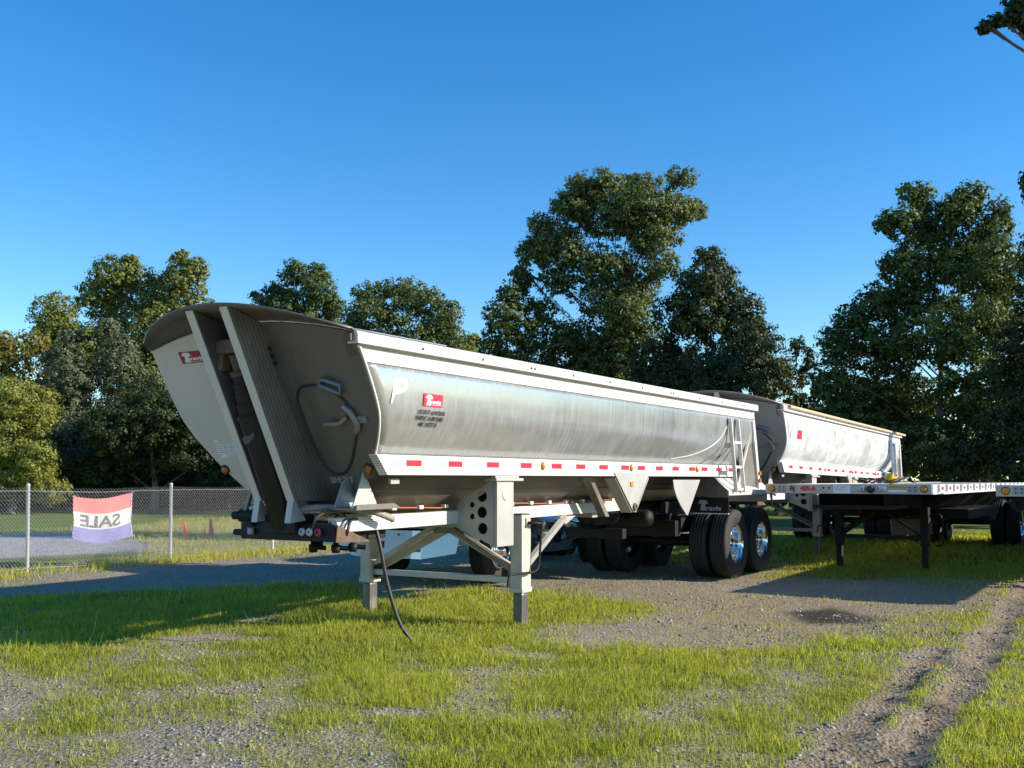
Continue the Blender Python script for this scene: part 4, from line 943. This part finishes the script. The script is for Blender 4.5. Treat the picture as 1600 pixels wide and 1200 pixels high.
# ------------------------------------------------------------------ chain-link fence with a banner
def fence():
    T = tag(empty('chain_link_fence', row(-8.8, 0), (0, 0, -A)), 'low galvanised chain-link fence with round posts left of the trailers', 'fence')
    b = MB(); b.tube([(0,0,-.1),(0,0,1.42),(0,0,1.435),(0,0,1.455)], [.03,.03,.034,.015], 14); pm = b.mesh('post', GALV)
    for k, y in enumerate((-2.0, .76, 3.6, 6.2, 8.9, 11.6, 14.3, 17.0, 19.7)):
        inst('post', pm, T, (0, y, .0), (random.uniform(-.012, .012), R(-.8), 0))
    p = .060; hgt = .034; rad = .0030
    ks = np.arange(int(22.5/(p/2))); y0 = -2.4
    nseg = 39; V = []; F = []
    jj = np.arange(nseg+1); n3 = 3
    V = np.zeros((len(ks), nseg+1, n3, 3))
    for q in range(n3):
        a = 2*math.pi*q/n3
        yy = y0 + (ks[:, None] + ((jj[None, :] + ks[:, None]) % 2)) * p/2
        sag = .012*np.sin(yy*2.3)
        V[:, :, q, 0] = .034 + rad*math.cos(a) + .004*((jj % 2)[None, :]*2-1) + .012*np.sin(yy*1.7+jj[None, :]*.1)
        V[:, :, q, 1] = yy + rad*math.sin(a)*.7
        V[:, :, q, 2] = .05 + jj[None, :]*hgt + rad*math.sin(a)*.7 + sag
    nw, ns = len(ks), nseg+1
    k, j, q = np.meshgrid(np.arange(nw), np.arange(nseg), np.arange(n3), indexing='ij')
    i0 = (k*ns + j)*n3; a = i0+q; b_ = i0+(q+1) % n3
    F = np.stack([a, b_, b_+n3, a+n3], -1).reshape(-1, 4)
    me = bpy.data.meshes.new('wire_mesh'); co = V.reshape(-1, 3)
    me.vertices.add(len(co)); me.vertices.foreach_set('co', co.ravel()); me.loops.add(F.size); me.loops.foreach_set('vertex_index', F.ravel())
    me.polygons.add(len(F)); me.polygons.foreach_set('loop_start', np.arange(0, F.size, 4)); me.polygons.foreach_set('loop_total', np.full(len(F), 4)); me.update(calc_edges=True)
    me.materials.append(GALVW); o = inst('wire_mesh', me, T); o['kind'] = 'stuff'
    for z, sg in ((1.335, .03), (.07, .01)):
        b = MB(); b.tube([(.04, y, z + .02*math.sin(y*1.9) - sg*math.sin((y % 2.75)/2.75*math.pi)) for y in np.linspace(-2.4, 20, 90)], .0028, 5); b.build('tension_wire', GALVW, T)
    # banner seen from its back, tied to the far side of the mesh
    B = tag(empty('sale_banner', row(-8.83, 1.6), (0, 0, -A)), 'faded red white and blue SALE banner, mirrored lettering, tied to the chain-link fence', 'banner')
    fab = []
    for nm, col in (('banner_red', (.72, .27, .26)), ('banner_white', (.74, .74, .74)), ('banner_blue', (.30, .30, .58))):
        m = M_(nm, col, .8, 0, var=.06, scale=8)
        n = m.node_tree.nodes; l = m.node_tree.links; t = n.new('ShaderNodeBsdfTranslucent'); t.inputs[0].default_value = (*col, 1)
        ms = n.new('ShaderNodeMixShader'); ms.inputs[0].default_value = .22; pb = n['Principled BSDF']
        l.new(pb.outputs[0], ms.inputs[1]); l.new(t.outputs[0], ms.inputs[2]); l.new(ms.outputs[0], n['Material Output'].inputs[0]); fab.append(m)
    wd = 1.17
    def surf(u, v):   # u 0..1 along fence, v 0 (bottom)..1 (top)
        top = 1.235 + .055*u - .075*math.sin(u*math.pi)**1.0 + .0
        bot = .51 - .0*u - .10*math.sin(u*math.pi)
        z = bot + (top-bot)*v
        x = -.02 - .018*math.sin(u*math.pi)*(1-v*.6) + .02*math.sin(u*9+v*4)*(1-v*.4) + .012*math.sin(u*27-v*11)*(1-v*.7) + .008*math.sin(u*21-v*9)*(1-v)
        return Vector((x, u*wd, z))
    for nm, v0, v1, m in (('red_band', .66, 1, fab[0]), ('white_band', .31, .66, fab[1]), ('blue_band', 0, .31, fab[2])):
        b = MB(); b.grid([[surf(u, v) for u in np.linspace(0, 1, 33)] for v in np.linspace(v0, v1, 7)]); b.build(nm, m, B)
    gp = M_('grey_letters', (.17, .17, .18), .7, 0, var=.08)
    cu = bpy.data.curves.new('lettering', 'FONT'); cu.body = 'SALE'; cu.size = .30; cu.extrude = .0; cu.offset = .008; cu.resolution_u = 4
    t = bpy.data.objects.new('t', cu); me = bpy.data.meshes.new_from_object(t); bpy.data.objects.remove(t); bpy.data.curves.remove(cu)
    bm = bmesh.new(); bm.from_mesh(me)
    bmesh.ops.subdivide_edges(bm, edges=[e for e in bm.edges if e.calc_length() > .05], cuts=3)
    xs = [v.co.x for v in bm.verts]; x0, x1 = min(xs), max(xs)
    for v in bm.verts:
        u = .80 - .68*(v.co.x-x0)/(x1-x0); vv = .355 + .26*v.co.y/.215
        p = surf(u, vv); v.co = p + Vector((.005, 0, 0))
    bm.to_mesh(me); bm.free(); me.name = 'lettering'; me.materials.clear(); me.materials.append(gp)
    me.polygons.foreach_set('use_smooth', np.zeros(len(me.polygons), bool))
    inst('lettering', me, B)
    b = MB(); b.tube([surf(1.0, v) + Vector((.004, 0, 0)) for v in np.linspace(-.03, 1, 8)], .008, 6); b.build('hem', WHITE, B)
    for u, v in ((0, 1), (1, 1), (0, 0), (1, 0)):
        b = MB(); p = surf(u, v); b.tube([p + Vector((-.01,0,0)), p + Vector((.06, .0, .01))], .006, 5); b.build('tie', WHITE, B)
fence()

# orange cones beyond the fence
def cone(loc, h, rot, label):
    T = tag(empty('traffic_cone', loc, rot), label, 'cone', 'orange cones in the dry grass beyond the fence')
    b = MB(); b.lathe([(h*.20, .02), (h*.16, h*.1), (h*.05, h*.97), (.0, h)], (0, 0, 0), 'z', 14); b.build('cone_body', CONE, T)
    b = MB(); b.box((-h*.26, -h*.26, -.02), (h*.26, h*.26, .025)); b.build('cone_base', CONE, T)
cone((-8.36, 26.5, 0), .44, (0, R(-13), 0), 'orange cone leaning over, nearer the fence post of the two tall ones')
cone((-7.95, 27.2, 0), .48, (R(2), R(-4), .4), 'orange cone standing upright, nearer the trailer nose of the two tall ones')
cone((-8.15, 27.2, 0), .22, (0, R(5), .9), 'small low orange cone sunk in the grass between two taller ones')
# ------------------------------------------------------------------ trees
def at(u, v, Y):
    """world point at ground distance Y seen along picture position (u, v) of a 1600 x 1200 frame"""
    th = R(3.0); x = (u-800)/1600; y = -(v-664.15)/1600
    d = Vector((x, math.cos(th)-math.sin(th)*y, math.sin(th)+math.cos(th)*y)); return Vector((0, 0, 1.53)) + d * (Y / d.y)
def quads_mesh(name, C, U, V_, tint, mat, tri=False):
    """one leaf = bent quad spanned by half-axes U, V_ round C"""
    n = len(C); Nn = np.cross(U, V_); Nn /= np.linalg.norm(Nn, axis=1, keepdims=True) + 1e-9
    ln = np.linalg.norm(V_, axis=1, keepdims=True)
    co = np.stack([C - V_, C + U - Nn*ln*.25, C + V_, C - U - Nn*ln*.25], 1).reshape(-1, 3)
    me = bpy.data.meshes.new(name); me.vertices.add(4*n); me.vertices.foreach_set('co', co.ravel())
    me.loops.add(4*n); me.loops.foreach_set('vertex_index', np.arange(4*n)); me.polygons.add(n)
    me.polygons.foreach_set('loop_start', np.arange(0, 4*n, 4)); me.polygons.foreach_set('loop_total', np.full(n, 4)); me.update(calc_edges=True)
    a = me.attributes.new('tint', 'FLOAT', 'POINT'); a.data.foreach_set('value', np.repeat(tint, 4).astype(np.float32))
    me.materials.append(mat); return me
def rvec(n): 
    v = rng.normal(size=(n, 3)); return v / (np.linalg.norm(v, axis=1, keepdims=True) + 1e-9)
LEAVES = {
 'green': foliage('leaf_green', (.034, .064, .016), (.10, .14, .034), .32),
 'olive': foliage('leaf_olive', (.046, .074, .022), (.135, .175, .05), .32, (.17, .16, .05)),
 'sunny': foliage('leaf_sunny', (.066, .09, .024), (.21, .245, .06), .35, (.27, .21, .06)),  # brighter copy of the olive leaf, sunlight put into its colour
 'dark': foliage('leaf_dark', (.018, .032, .010), (.050, .072, .018), .28),
 'autumn': foliage('leaf_turning', (.075, .09, .02), (.23, .22, .045), .38, (.30, .14, .025)),
 'yellow': foliage('leaf_yellow_green', (.11, .135, .03), (.32, .33, .08), .40),
 'needle': foliage('needle_grey_green', (.048, .066, .035), (.125, .15, .078), .18),
 'under': foliage('leaf_shade', (.022, .034, .011), (.055, .068, .020), .28),  # undergrowth shade is put into this dark leaf colour
}
def tree(name, label, Y, blobs, kind, trunk_u, leaf=.17, dens=1.0, clump=.33, bark=None, trunk_r=.28, group='trees along the back of the yard', dspread=.8, droop=0., trunk_top=None, gaps=.0, elong=1.5, limbs=1.0, fill=True):
    px = Y / 1600.0
    base = Vector(((trunk_u-800)*px, Y, 0))
    leaf *= .80
    T = tag(empty(name, base), label, 'tree', group)
    Cs, Ws, Os, cents = [], [], [], []
    for bi, (u, v, ru, rv) in enumerate(blobs):
        c = np.array(at(u, v, Y)); rad = np.array([ru*px, (ru+rv)*.5*px, rv*px])
        c[1] += rng.uniform(-1, 1) * dspread * rad[1]
        area = math.pi*ru*rv*px*px
        cr_ = .62 * clump * (rad.mean()**.5)
        nc = max(8, int(area / (cr_**2) * 2.1 * (1-gaps)))
        d = rvec(nc); rr = rng.random(nc)**.40
        cc = c + d * rr[:, None] * rad * .94
        axp = np.array([at(np.mean([q[0] for q in blobs]), v, Y).x, Y, 0.]); axp[2] = c[2] - .8*abs(c[0]-axp[0]) - .6
        if fill and axp[2] > 2.2 and kind != 'needle':
            nt_ = max(3, int(np.linalg.norm(c-axp)/(cr_*.8)*1.6)); tt = rng.uniform(.12, .75, nt_)[:, None]
            cc = np.concatenate([cc, c + (axp-c)*tt + rvec(nt_)*cr_*.9])
        cents.append((c, cc))
        nl = max(8, int(dens * (cr_**2) * 6.5 / (leaf*leaf)))
        for q in cc:
            k = int(nl * rng.uniform(.5, 1.4)); s = cr_ * rng.uniform(.55, 1.1)
            dd = rvec(k) * (rng.random(k)**.45)[:, None] * s * np.array([1.45, 1.45, 1.0])
            if droop: dd[:, 2] -= droop * np.hypot(dd[:, 0], dd[:, 1])
            oo = dd / s * .7 + (q - c) / rad * .8; Os.append(oo)
            Cs.append(q + dd); Ws.append(np.full(k, rng.random()*.5 + .18*np.clip(q[2]/12, 0, 1)))
    Cc = np.concatenate(Cs); n = len(Cc); Tn = np.clip(np.concatenate(Ws) + rng.random(n)*.42, 0, 1)
    ax = rvec(n); ax[:, 2] *= .6; nr = rvec(n) * .62 + np.concatenate(Os); nr[:, 2] += .25
    U = np.cross(ax, nr); U /= np.linalg.norm(U, axis=1, keepdims=True)+1e-9
    V_ = np.cross(nr, U); V_ /= np.linalg.norm(V_, axis=1, keepdims=True)+1e-9
    sz = leaf * .86 * rng.uniform(.6, 1.25, n)[:, None]
    me = quads_mesh('crown', Cc - np.array(base), U*sz*.5/elong**.5*1.2, V_*sz*.5*elong**.5, Tn, LEAVES[kind])
    inst('crown', me, T)
    # trunk and limbs reaching into the lobes
    allc = np.array([c for c, _ in cents]); top = allc[:, 2].max() if trunk_top is None else trunk_top
    b = MB(); H_ = top*(.92 if kind == 'needle' else .66); tp = []
    mx = float(np.average(allc[:, 0])); 
    for t in np.linspace(0, 1, 9):
        tp.append(Vector(((mx-base.x)*t*t*.6 + .25*math.sin(t*5+trunk_u)*t, .2*math.sin(t*4), H_*t)))
    b.tube(tp, [trunk_r*(1-.82*t)*(1.25 if t == 0 else 1) for t in np.linspace(0, 1, 9)], 9)
    b.build('trunk', bark or BARK, T)
    b = MB()
    for c, cc in cents:
        e = Vector(c) - base; zz = max(.25*H_, min(H_*.9, e.z - .55*math.hypot(e.x, e.y) - .3)); t = zz/H_
        i = min(7, int(t*8)); s = tp[i].lerp(tp[i+1], t*8-i); m = s.lerp(e, .5) + Vector((0, 0, .10*(e-s).length))
        r0 = trunk_r*(1-.82*t)*.34
        b.tube(cr([s, m, e], 4), [r0*(1-.7*k/8) for k in range(9)], 6, False)
        for q in cc[:: max(1, int(len(cc)/(9*limbs)))]:
            q = Vector(q) - base; mm = e.lerp(q, .5) + Vector((0, 0, .1)); b.tube([m.lerp(e, rng.uniform(.3, 1)), mm, q], [r0*.28+.012, .018, .007], 4, False)
    b.build('limbs', bark or BARK, T)
    return T
tree('deciduous_tree', 'yellowing broadleaf tree at the far left edge, above the pale bush', 54, [(20,560,42,42),(48,535,26,28),(0,545,32,36),(30,600,50,40),(-30,580,50,60),(10,660,60,60)], 'autumn', 10, leaf=.22, dens=.8, gaps=.25)
tree('bushy_tree', 'pale yellow-green bushy tree at the left edge in front of the taller ones', 44, [(28,625,48,40),(62,640,30,38),(0,620,42,42),(20,690,58,55),(-50,640,60,60),(70,720,30,40),(20,750,70,36),(-45,740,60,40),(75,765,36,24)], 'yellow', 20, leaf=.13, dens=1.0, clump=.36, droop=.3, trunk_r=.18)
tree('deciduous_tree', 'broad sunlit deciduous tree with twin tops, left of the dump trailer nose', 60, [(190,430,52,34),(150,465,48,40),(100,500,42,40),(225,465,55,50),(292,440,38,38),(312,425,22,22),(258,520,62,55),(75,520,24,30),(180,550,80,55),(120,560,60,60),(300,500,45,50),(235,600,60,60),(285,405,16,14),(205,412,18,14)], 'sunny', 210, leaf=.21, dens=1.0, clump=.34)
tree('conifer_tree', 'grey-green feathery conifer, left of its twin before the broad sunlit tree', 52, [(105,530,22,22),(100,560,36,30),(112,595,46,38),(100,640,54,46),(112,700,60,55)], 'needle', 105, leaf=.15, dens=.9, clump=.30, droop=.35, elong=3, trunk_r=.2)
tree('conifer_tree', 'grey-green feathery conifer, right of its twin before the broad sunlit tree', 53, [(172,515,22,20),(178,545,36,30),(190,580,48,38),(185,630,56,46),(175,690,60,55)], 'needle', 180, leaf=.15, dens=.9, clump=.30, droop=.35, elong=3, trunk_r=.2)
tree('deciduous_tree', 'dark round shaded tree directly behind the left of the trailer nose', 46, [(222,620,40,36),(195,670,58,46),(255,655,62,50),(300,700,60,50),(225,720,80,45),(150,725,60,40),(350,720,60,45),(310,650,50,40)], 'dark', 240, leaf=.15, dens=1.1, clump=.36, trunk_r=.2)
tree('deciduous_tree', 'dark green tree with knobbly top, just above the front hood of the trailer', 65, [(432,455,26,22),(462,428,28,22),(497,425,16,18),(500,455,32,34),(405,465,20,10),(450,495,66,44),(522,480,22,24),(500,520,50,50),(400,520,50,50),(530,540,30,40)], 'green', 470, leaf=.20, dens=1.05, clump=.36)
tree('deciduous_tree', 'wide brownish-green tree above the near top rail, right of the knobbly one', 54, [(575,455,32,22),(625,448,42,22),(660,470,45,28),(600,495,52,36),(702,495,26,30),(680,520,42,45),(555,500,22,34),(640,545,60,45),(585,545,45,40),(712,545,26,40)], 'olive', 640, leaf=.18, dens=.9, clump=.32, gaps=.12)
tree('young_tree', 'small pale tree peeping over the top rail between two larger trees', 50, [(738,535,16,18),(730,565,24,30),(745,590,30,30)], 'yellow', 738, leaf=.16, dens=.8, trunk_r=.1)
tree('deciduous_tree', 'mid-height tree with slim crown, left of the tall oak', 46, [(798,462,24,26),(815,440,18,14),(785,500,36,34),(842,490,36,32),(825,540,62,44),(880,530,30,30),(768,545,26,34),(800,590,60,40),(870,580,45,40),(905,600,40,40)], 'green', 815, leaf=.17, dens=.95, clump=.33, gaps=.08)
tree('oak_tree', 'tallest spreading oak with open crown and visible limbs, behind the middle of the trailer', 46, [(930,295,50,28),(905,285,25,16),(1000,285,52,26),(1062,282,30,20),(1088,325,26,20),(1050,330,45,32),(892,325,38,26),(960,340,66,40),(845,352,24,24),(870,395,52,34),(1020,372,52,34),(940,415,58,36),(828,398,26,22),(815,425,22,18),(960,470,62,42),(918,535,52,46),(1000,445,42,44),(985,530,50,50),(870,440,34,24),(930,590,60,50),(1030,420,34,30),(975,500,44,50),(945,565,66,50),(880,365,42,28),(905,320,40,26),(845,385,34,24),(1000,330,60,36),(985,600,60,44)], 'olive', 970, leaf=.16, dens=1.0, clump=.30, gaps=.06, trunk_r=.34, bark=BARK, limbs=1.6)
tree('maple_tree', 'dense dark maple with pointed top, right of the tall oak', 42, [(1108,400,28,20),(1128,428,34,26),(1100,450,52,38),(1075,495,66,46),(1150,490,48,46),(1060,560,86,50),(1160,555,62,50),(1110,600,110,46),(1190,535,20,36),(1200,590,36,36),(1040,600,60,40)], 'dark', 1090, leaf=.16, dens=1.15, clump=.36, trunk_r=.32)
tree('young_tree', 'thin scrappy tree in the sky gap above the second dump trailer', 44, [(1242,540,15,18),(1232,570,22,22),(1255,588,14,18),(1225,605,26,22),(1240,635,18,18),(1262,560,10,24)], 'dark', 1236, leaf=.15, dens=.7, gaps=.3, trunk_r=.10)
tree('sycamore_tree', 'large dark tree with pale sycamore trunk on the right, over the second trailer', 37, [(1438,298,36,24),(1400,345,34,22),(1380,355,22,14),(1525,305,36,28),(1495,330,40,32),(1465,345,52,40),(1545,365,44,40),(1430,415,62,40),(1520,425,76,50),(1372,470,42,34),(1335,500,36,30),(1305,535,30,32),(1385,540,76,52),(1480,525,96,62),(1575,470,46,60),(1300,590,40,42),(1405,620,110,56),(1530,610,95,70),(1330,660,60,52),(1440,700,130,50),(1560,330,18,24),(1432,465,56,40),(1495,395,50,40)], 'green', 1480, leaf=.155, dens=1.05, clump=.31, gaps=.0, bark=BARKP, trunk_r=.2, limbs=1.4)
tree('deciduous_tree', 'dark tree crowding the right picture edge behind the flatbeds', 33, [(1600,560,50,70),(1620,470,50,70),(1590,660,70,70),(1650,600,90,120),(1540,720,80,50),(1640,390,40,50),(1620,720,90,60)], 'under', 1610, leaf=.15, dens=1.0, clump=.36, trunk_r=.3)
tree('deciduous_tree', 'tree outside the top right corner, one leafy branch reaching into the sky', 24, [(1585,12,24,20),(1560,34,28,11),(1538,44,18,8),(1604,36,18,20),(1590,30,20,16),(1640,20,50,40),(1740,-60,140,110),(1780,120,120,130),(1740,280,120,70),(1640,300,45,30),(1603,285,10,20),(1700,-200,130,90)], 'dark', 1830, leaf=.14, dens=1.0, clump=.30, trunk_r=.35, dspread=.3, fill=False)
for u, v, ru, rv, Y_, lb in ((70, 768, 55, 26, 47, 'dark shrub at the foot of the pale bush, left of the fence post gap'), (150, 770, 52, 26, 48, 'dark shrub behind the SALE banner'),
                          (232, 764, 52, 32, 49, 'dark shrub between the banner and the second fence post, in the field edge'), (325, 766, 60, 30, 50, 'dark shrub in the field edge just left of the trailer nose')):
    tree('shrub', lb, Y_, [(u, v, ru, rv), (u-ru*.5, v+8, ru*.5, rv*.7), (u+ru*.5, v+6, ru*.55, rv*.8)], 'under', u, leaf=.16, dens=1.1, clump=.36, trunk_r=.06, group='dark shrubs along the field edge')
# low dark growth along the back of the field, one mass
def thicket():
    Cs = []; Ts = []
    for x0, x1, y0, y1, h, m in ((-64, -9, 57, 63, 6.0, 30000), (-16, 12, 54, 60, 4.0, 9000), (10, 60, 42, 50, 5.0, 12000), (-30, -9, 51, 54, 3.2, 9000)):
        x = rng.uniform(x0, x1, m); y = y0 + (y1-y0)*rng.random(m)**1.6
        hh = h * (.55 + .75*vnoise(x, y*.3, .35, 3)); z = hh * rng.random(m)**.8
        Cs.append(np.stack([x, y, z], 1)); Ts.append(rng.random(m)*.8)
    C_ = np.concatenate(Cs); k = len(C_); U = rvec(k); V_ = np.cross(U, rvec(k)); V_ /= np.linalg.norm(V_, axis=1, keepdims=True)
    s = rng.uniform(.22, .42, k)[:, None]
    me = quads_mesh('thicket', C_, U*s*.6, V_*s*.7, np.concatenate(Ts), LEAVES['under'])
    o = bpy.data.objects.new('thicket', me); COL.objects.link(o); tag(o, 'low dark undergrowth along the back of the field', 'thicket', kind='stuff')
thicket()

# ------------------------------------------------------------------ grass and stones
GRASS = foliage('grass_blade', (.16, .205, .028), (.46, .48, .066), .5, (.55, .45, .18))
def blades(X, Y, Z, hgt, wid_, tint, name, label, lean=(.15, 1.25)):
    n = len(X); az = rng.uniform(0, 2*math.pi, n); ln = rng.uniform(lean[0], lean[1], n) * hgt; la = az + rng.normal(0, .9, n)
    dx, dy = np.cos(az)*wid_/2, np.sin(az)*wid_/2; lx, ly = np.cos(la)*ln, np.sin(la)*ln
    co = np.zeros((n, 5, 3))
    co[:, 0] = np.stack([X-dx, Y-dy, Z-.01], 1); co[:, 1] = np.stack([X+dx, Y+dy, Z-.01], 1)
    mz = Z + hgt*.58
    co[:, 2] = np.stack([X+lx*.35+dx*.75, Y+ly*.35+dy*.75, mz], 1); co[:, 3] = np.stack([X+lx*.35-dx*.75, Y+ly*.35-dy*.75, mz], 1)
    co[:, 4] = np.stack([X+lx, Y+ly, Z + hgt*np.clip(1-.35*(ln/hgt)**2, .4, 1)], 1)
    b = (np.arange(n)*5)[:, None]
    me = bpy.data.meshes.new(name); me.vertices.add(5*n); me.vertices.foreach_set('co', co.ravel())
    li = np.concatenate([b+np.array([[0, 1, 2, 3]]), b+np.array([[3, 2, 4]])], 1).ravel()
    me.loops.add(7*n); me.loops.foreach_set('vertex_index', li); me.polygons.add(2*n)
    st = (np.arange(n)*7)[:, None] + np.array([[0, 4]]); me.polygons.foreach_set('loop_start', st.ravel()); me.polygons.foreach_set('loop_total', np.tile([4, 3], n)); me.update(calc_edges=True)
    me.polygons.foreach_set('use_smooth', np.ones(2*n, bool))
    a = me.attributes.new('tint', 'FLOAT', 'POINT'); a.data.foreach_set('value', np.repeat(np.clip(tint, 0, 1), 5).astype(np.float32))
    me.materials.append(GRASS); o = bpy.data.objects.new(name, me); COL.objects.link(o); return tag(o, label, 'grass', kind='stuff')
GX, GY, GT, GH, GW = [], [], [], [], []
def sow(y0, y1, dens, h0, h1, w):
    xm = y1*.56 + .8; area = 2*xm*(y1-y0); n = int(area*dens)
    x = rng.uniform(-xm, xm, n); y = rng.uniform(y0, y1, n); k = np.abs(x) < y*.54+.6; x, y = x[k], y[k]
    fl = (x-O1.x)*LT.x + (y-O1.y)*LT.y; k = fl > -8.95; x, y = x[k], y[k]
    g = grass_field(x, y); k = rng.random(len(x)) < g*1.15; x, y, g = x[k], y[k], g[k]
    tall = fbm(x, y, 1.1, 44); t = .18 + .42*rng.random(len(x)) + .5*(fbm(x, y, .7, 47)-.4) + .06*rng.normal(size=len(x))
    t = np.where(rng.random(len(x)) < .09, .99, t)
    GX.append(x); GY.append(y); GT.append(t)
    GH.append(np.clip((h0 + (h1-h0)*rng.random(len(x))**1.5) * (.38 + .86*tall) * (.45 + .6*np.clip(g, 0, 1)), .012, .3)); GW.append(np.full(len(x), w)*rng.uniform(.7, 1.3, len(x)))
sow(5.0, 8.5, 5200, .03, .115, .005)
sow(8.5, 12.5, 3000, .035, .125, .007)
sow(12.5, 18, 1200, .045, .14, .010)
sow(18, 30, 240, .06, .18, .02)
sow(5.0, 14, 10, .2, .42, .005)
X = np.concatenate(GX); Y = np.concatenate(GY)
blades(X, Y, ground_z(X, Y), np.concatenate(GH), np.concatenate(GW), np.concatenate(GT), 'grass', 'short bright green grass growing through the gravel yard')
print('grass blades', len(X))
n = 16000; X = rng.uniform(-7, 7, n); Y = rng.uniform(5, 13, n); k = (np.abs(X) < Y*.54+.5) & (rng.random(n) < np.clip(grass_field(X, Y)*1.1 + .12, 0, .8)); X, Y = X[k], Y[k]; n = len(X)
blades(X, Y, ground_z(X, Y)+.004, rng.uniform(.008, .022, n), rng.uniform(.003, .006, n), rng.uniform(.9, 1, n), 'straw', 'dead straw lying matted in the grass of the yard', (2.5, 6.5))
# taller dry weeds along the fence foot and in the field behind
n = 15000; al = rng.uniform(-3, 16, n); lt = -8.8 + rng.normal(0, .35, n)
X = O1.x + LT.x*lt + AX.x*al; Y = O1.y + LT.y*lt + AX.y*al; k = rng.random(n) < np.clip((fbm(X, Y, .9, 61)-.33)*3.2, .05, 1); X, Y = X[k], Y[k]
n2 = 42000; xf = rng.uniform(-24, -1.5, n2); yf = rng.uniform(17, 42, n2); fl = (xf-O1.x)*LT.x + (yf-O1.y)*LT.y
k = (fl < -9.1) & (poly_sd(xf, yf, [(-16,27),(-11.8,33.5),(-13,40),(-1,40),(-1,21),(-5,18.5),(-7.5,20.5),(-8.2,23.5),(-12,28.5)]) > 0); xf, yf = xf[k], yf[k]
X = np.concatenate([X, xf]); Y = np.concatenate([Y, yf]); m = len(X)
blades(X, Y, ground_z(X, Y), rng.uniform(.04, .19, m), rng.uniform(.008, .018, m), np.where(rng.random(m) < .35, .98, .5 + .4*rng.random(m)), 'dry_grass', 'tall yellowing weeds along the fence and in the field behind it')
def stones():
    b = [(1,0,0),(-1,0,0),(0,1,0),(0,-1,0),(0,0,1),(0,0,-1)]; f = np.array([(0,2,4),(2,1,4),(1,3,4),(3,0,4),(2,0,5),(1,2,5),(3,1,5),(0,3,5)])
    P = []
    for y0, y1, d in ((5.0, 8.5, 800), (8.5, 13, 300), (13, 19, 70)):
        xm = y1*.56+.5; n = int(2*xm*(y1-y0)*d); x = rng.uniform(-xm, xm, n); y = rng.uniform(y0, y1, n)
        g = grass_field(x, y); c = fbm(x, y, 1.2, 71); k = (rng.random(n) < np.clip(1-g*1.2, 0, 1)*np.clip((c-.3)*3, .05, 1)) & (np.abs(x) < y*.54+.5); P.append(np.stack([x[k], y[k], np.full(k.sum(), 1.0 if y0 < 8 else 1.25)], 1))
    P = np.concatenate(P); n = len(P); s = .005 + .017*rng.random(n)**3; s *= P[:, 2]
    base = np.array(b)[None] * (rng.uniform(.6, 1.3, (n, 6, 1))) * s[:, None, None] * np.array([1, 1, .55])
    base += rng.normal(0, .18, (n, 6, 3)) * s[:, None, None]
    a = rng.uniform(0, 6.28, n); ca, sa = np.cos(a), np.sin(a); x = base[:, :, 0]*ca[:, None] - base[:, :, 1]*sa[:, None]; y = base[:, :, 0]*sa[:, None] + base[:, :, 1]*ca[:, None]
    co = np.stack([x + P[:, :1], y + P[:, 1:2], base[:, :, 2] + (ground_z(P[:, 0], P[:, 1]) + s*.08)[:, None]], 2)
    F = (np.arange(n)*6)[:, None, None] + f[None]; me = bpy.data.meshes.new('gravel'); me.vertices.add(6*n); me.vertices.foreach_set('co', co.ravel())
    me.loops.add(24*n); me.loops.foreach_set('vertex_index', F.ravel()); me.polygons.add(8*n); me.polygons.foreach_set('loop_start', np.arange(0, 24*n, 3)); me.polygons.foreach_set('loop_total', np.full(8*n, 3)); me.update(calc_edges=True)
    at_ = me.attributes.new('tint', 'FLOAT', 'POINT'); at_.data.foreach_set('value', np.repeat(rng.random(n), 6).astype(np.float32))
    m = bpy.data.materials.new('stone'); m.use_nodes = True; N = m.node_tree.nodes; L = m.node_tree.links; q = N.new('ShaderNodeAttribute'); q.attribute_name = 'tint'
    r = N.new('ShaderNodeValToRGB'); r.color_ramp.elements[0].color = (.09, .088, .085, 1); r.color_ramp.elements[1].color = (.37, .345, .295, 1)
    L.new(q.outputs['Fac'], r.inputs[0]); L.new(r.outputs[0], N['Principled BSDF'].inputs['Base Color']); N['Principled BSDF'].inputs['Roughness'].default_value = .9
    me.materials.append(m); o = bpy.data.objects.new('gravel', me); COL.objects.link(o); tag(o, 'loose grey and tan gravel stones on the yard', 'gravel', kind='stuff'); print('stones', n)
stones()
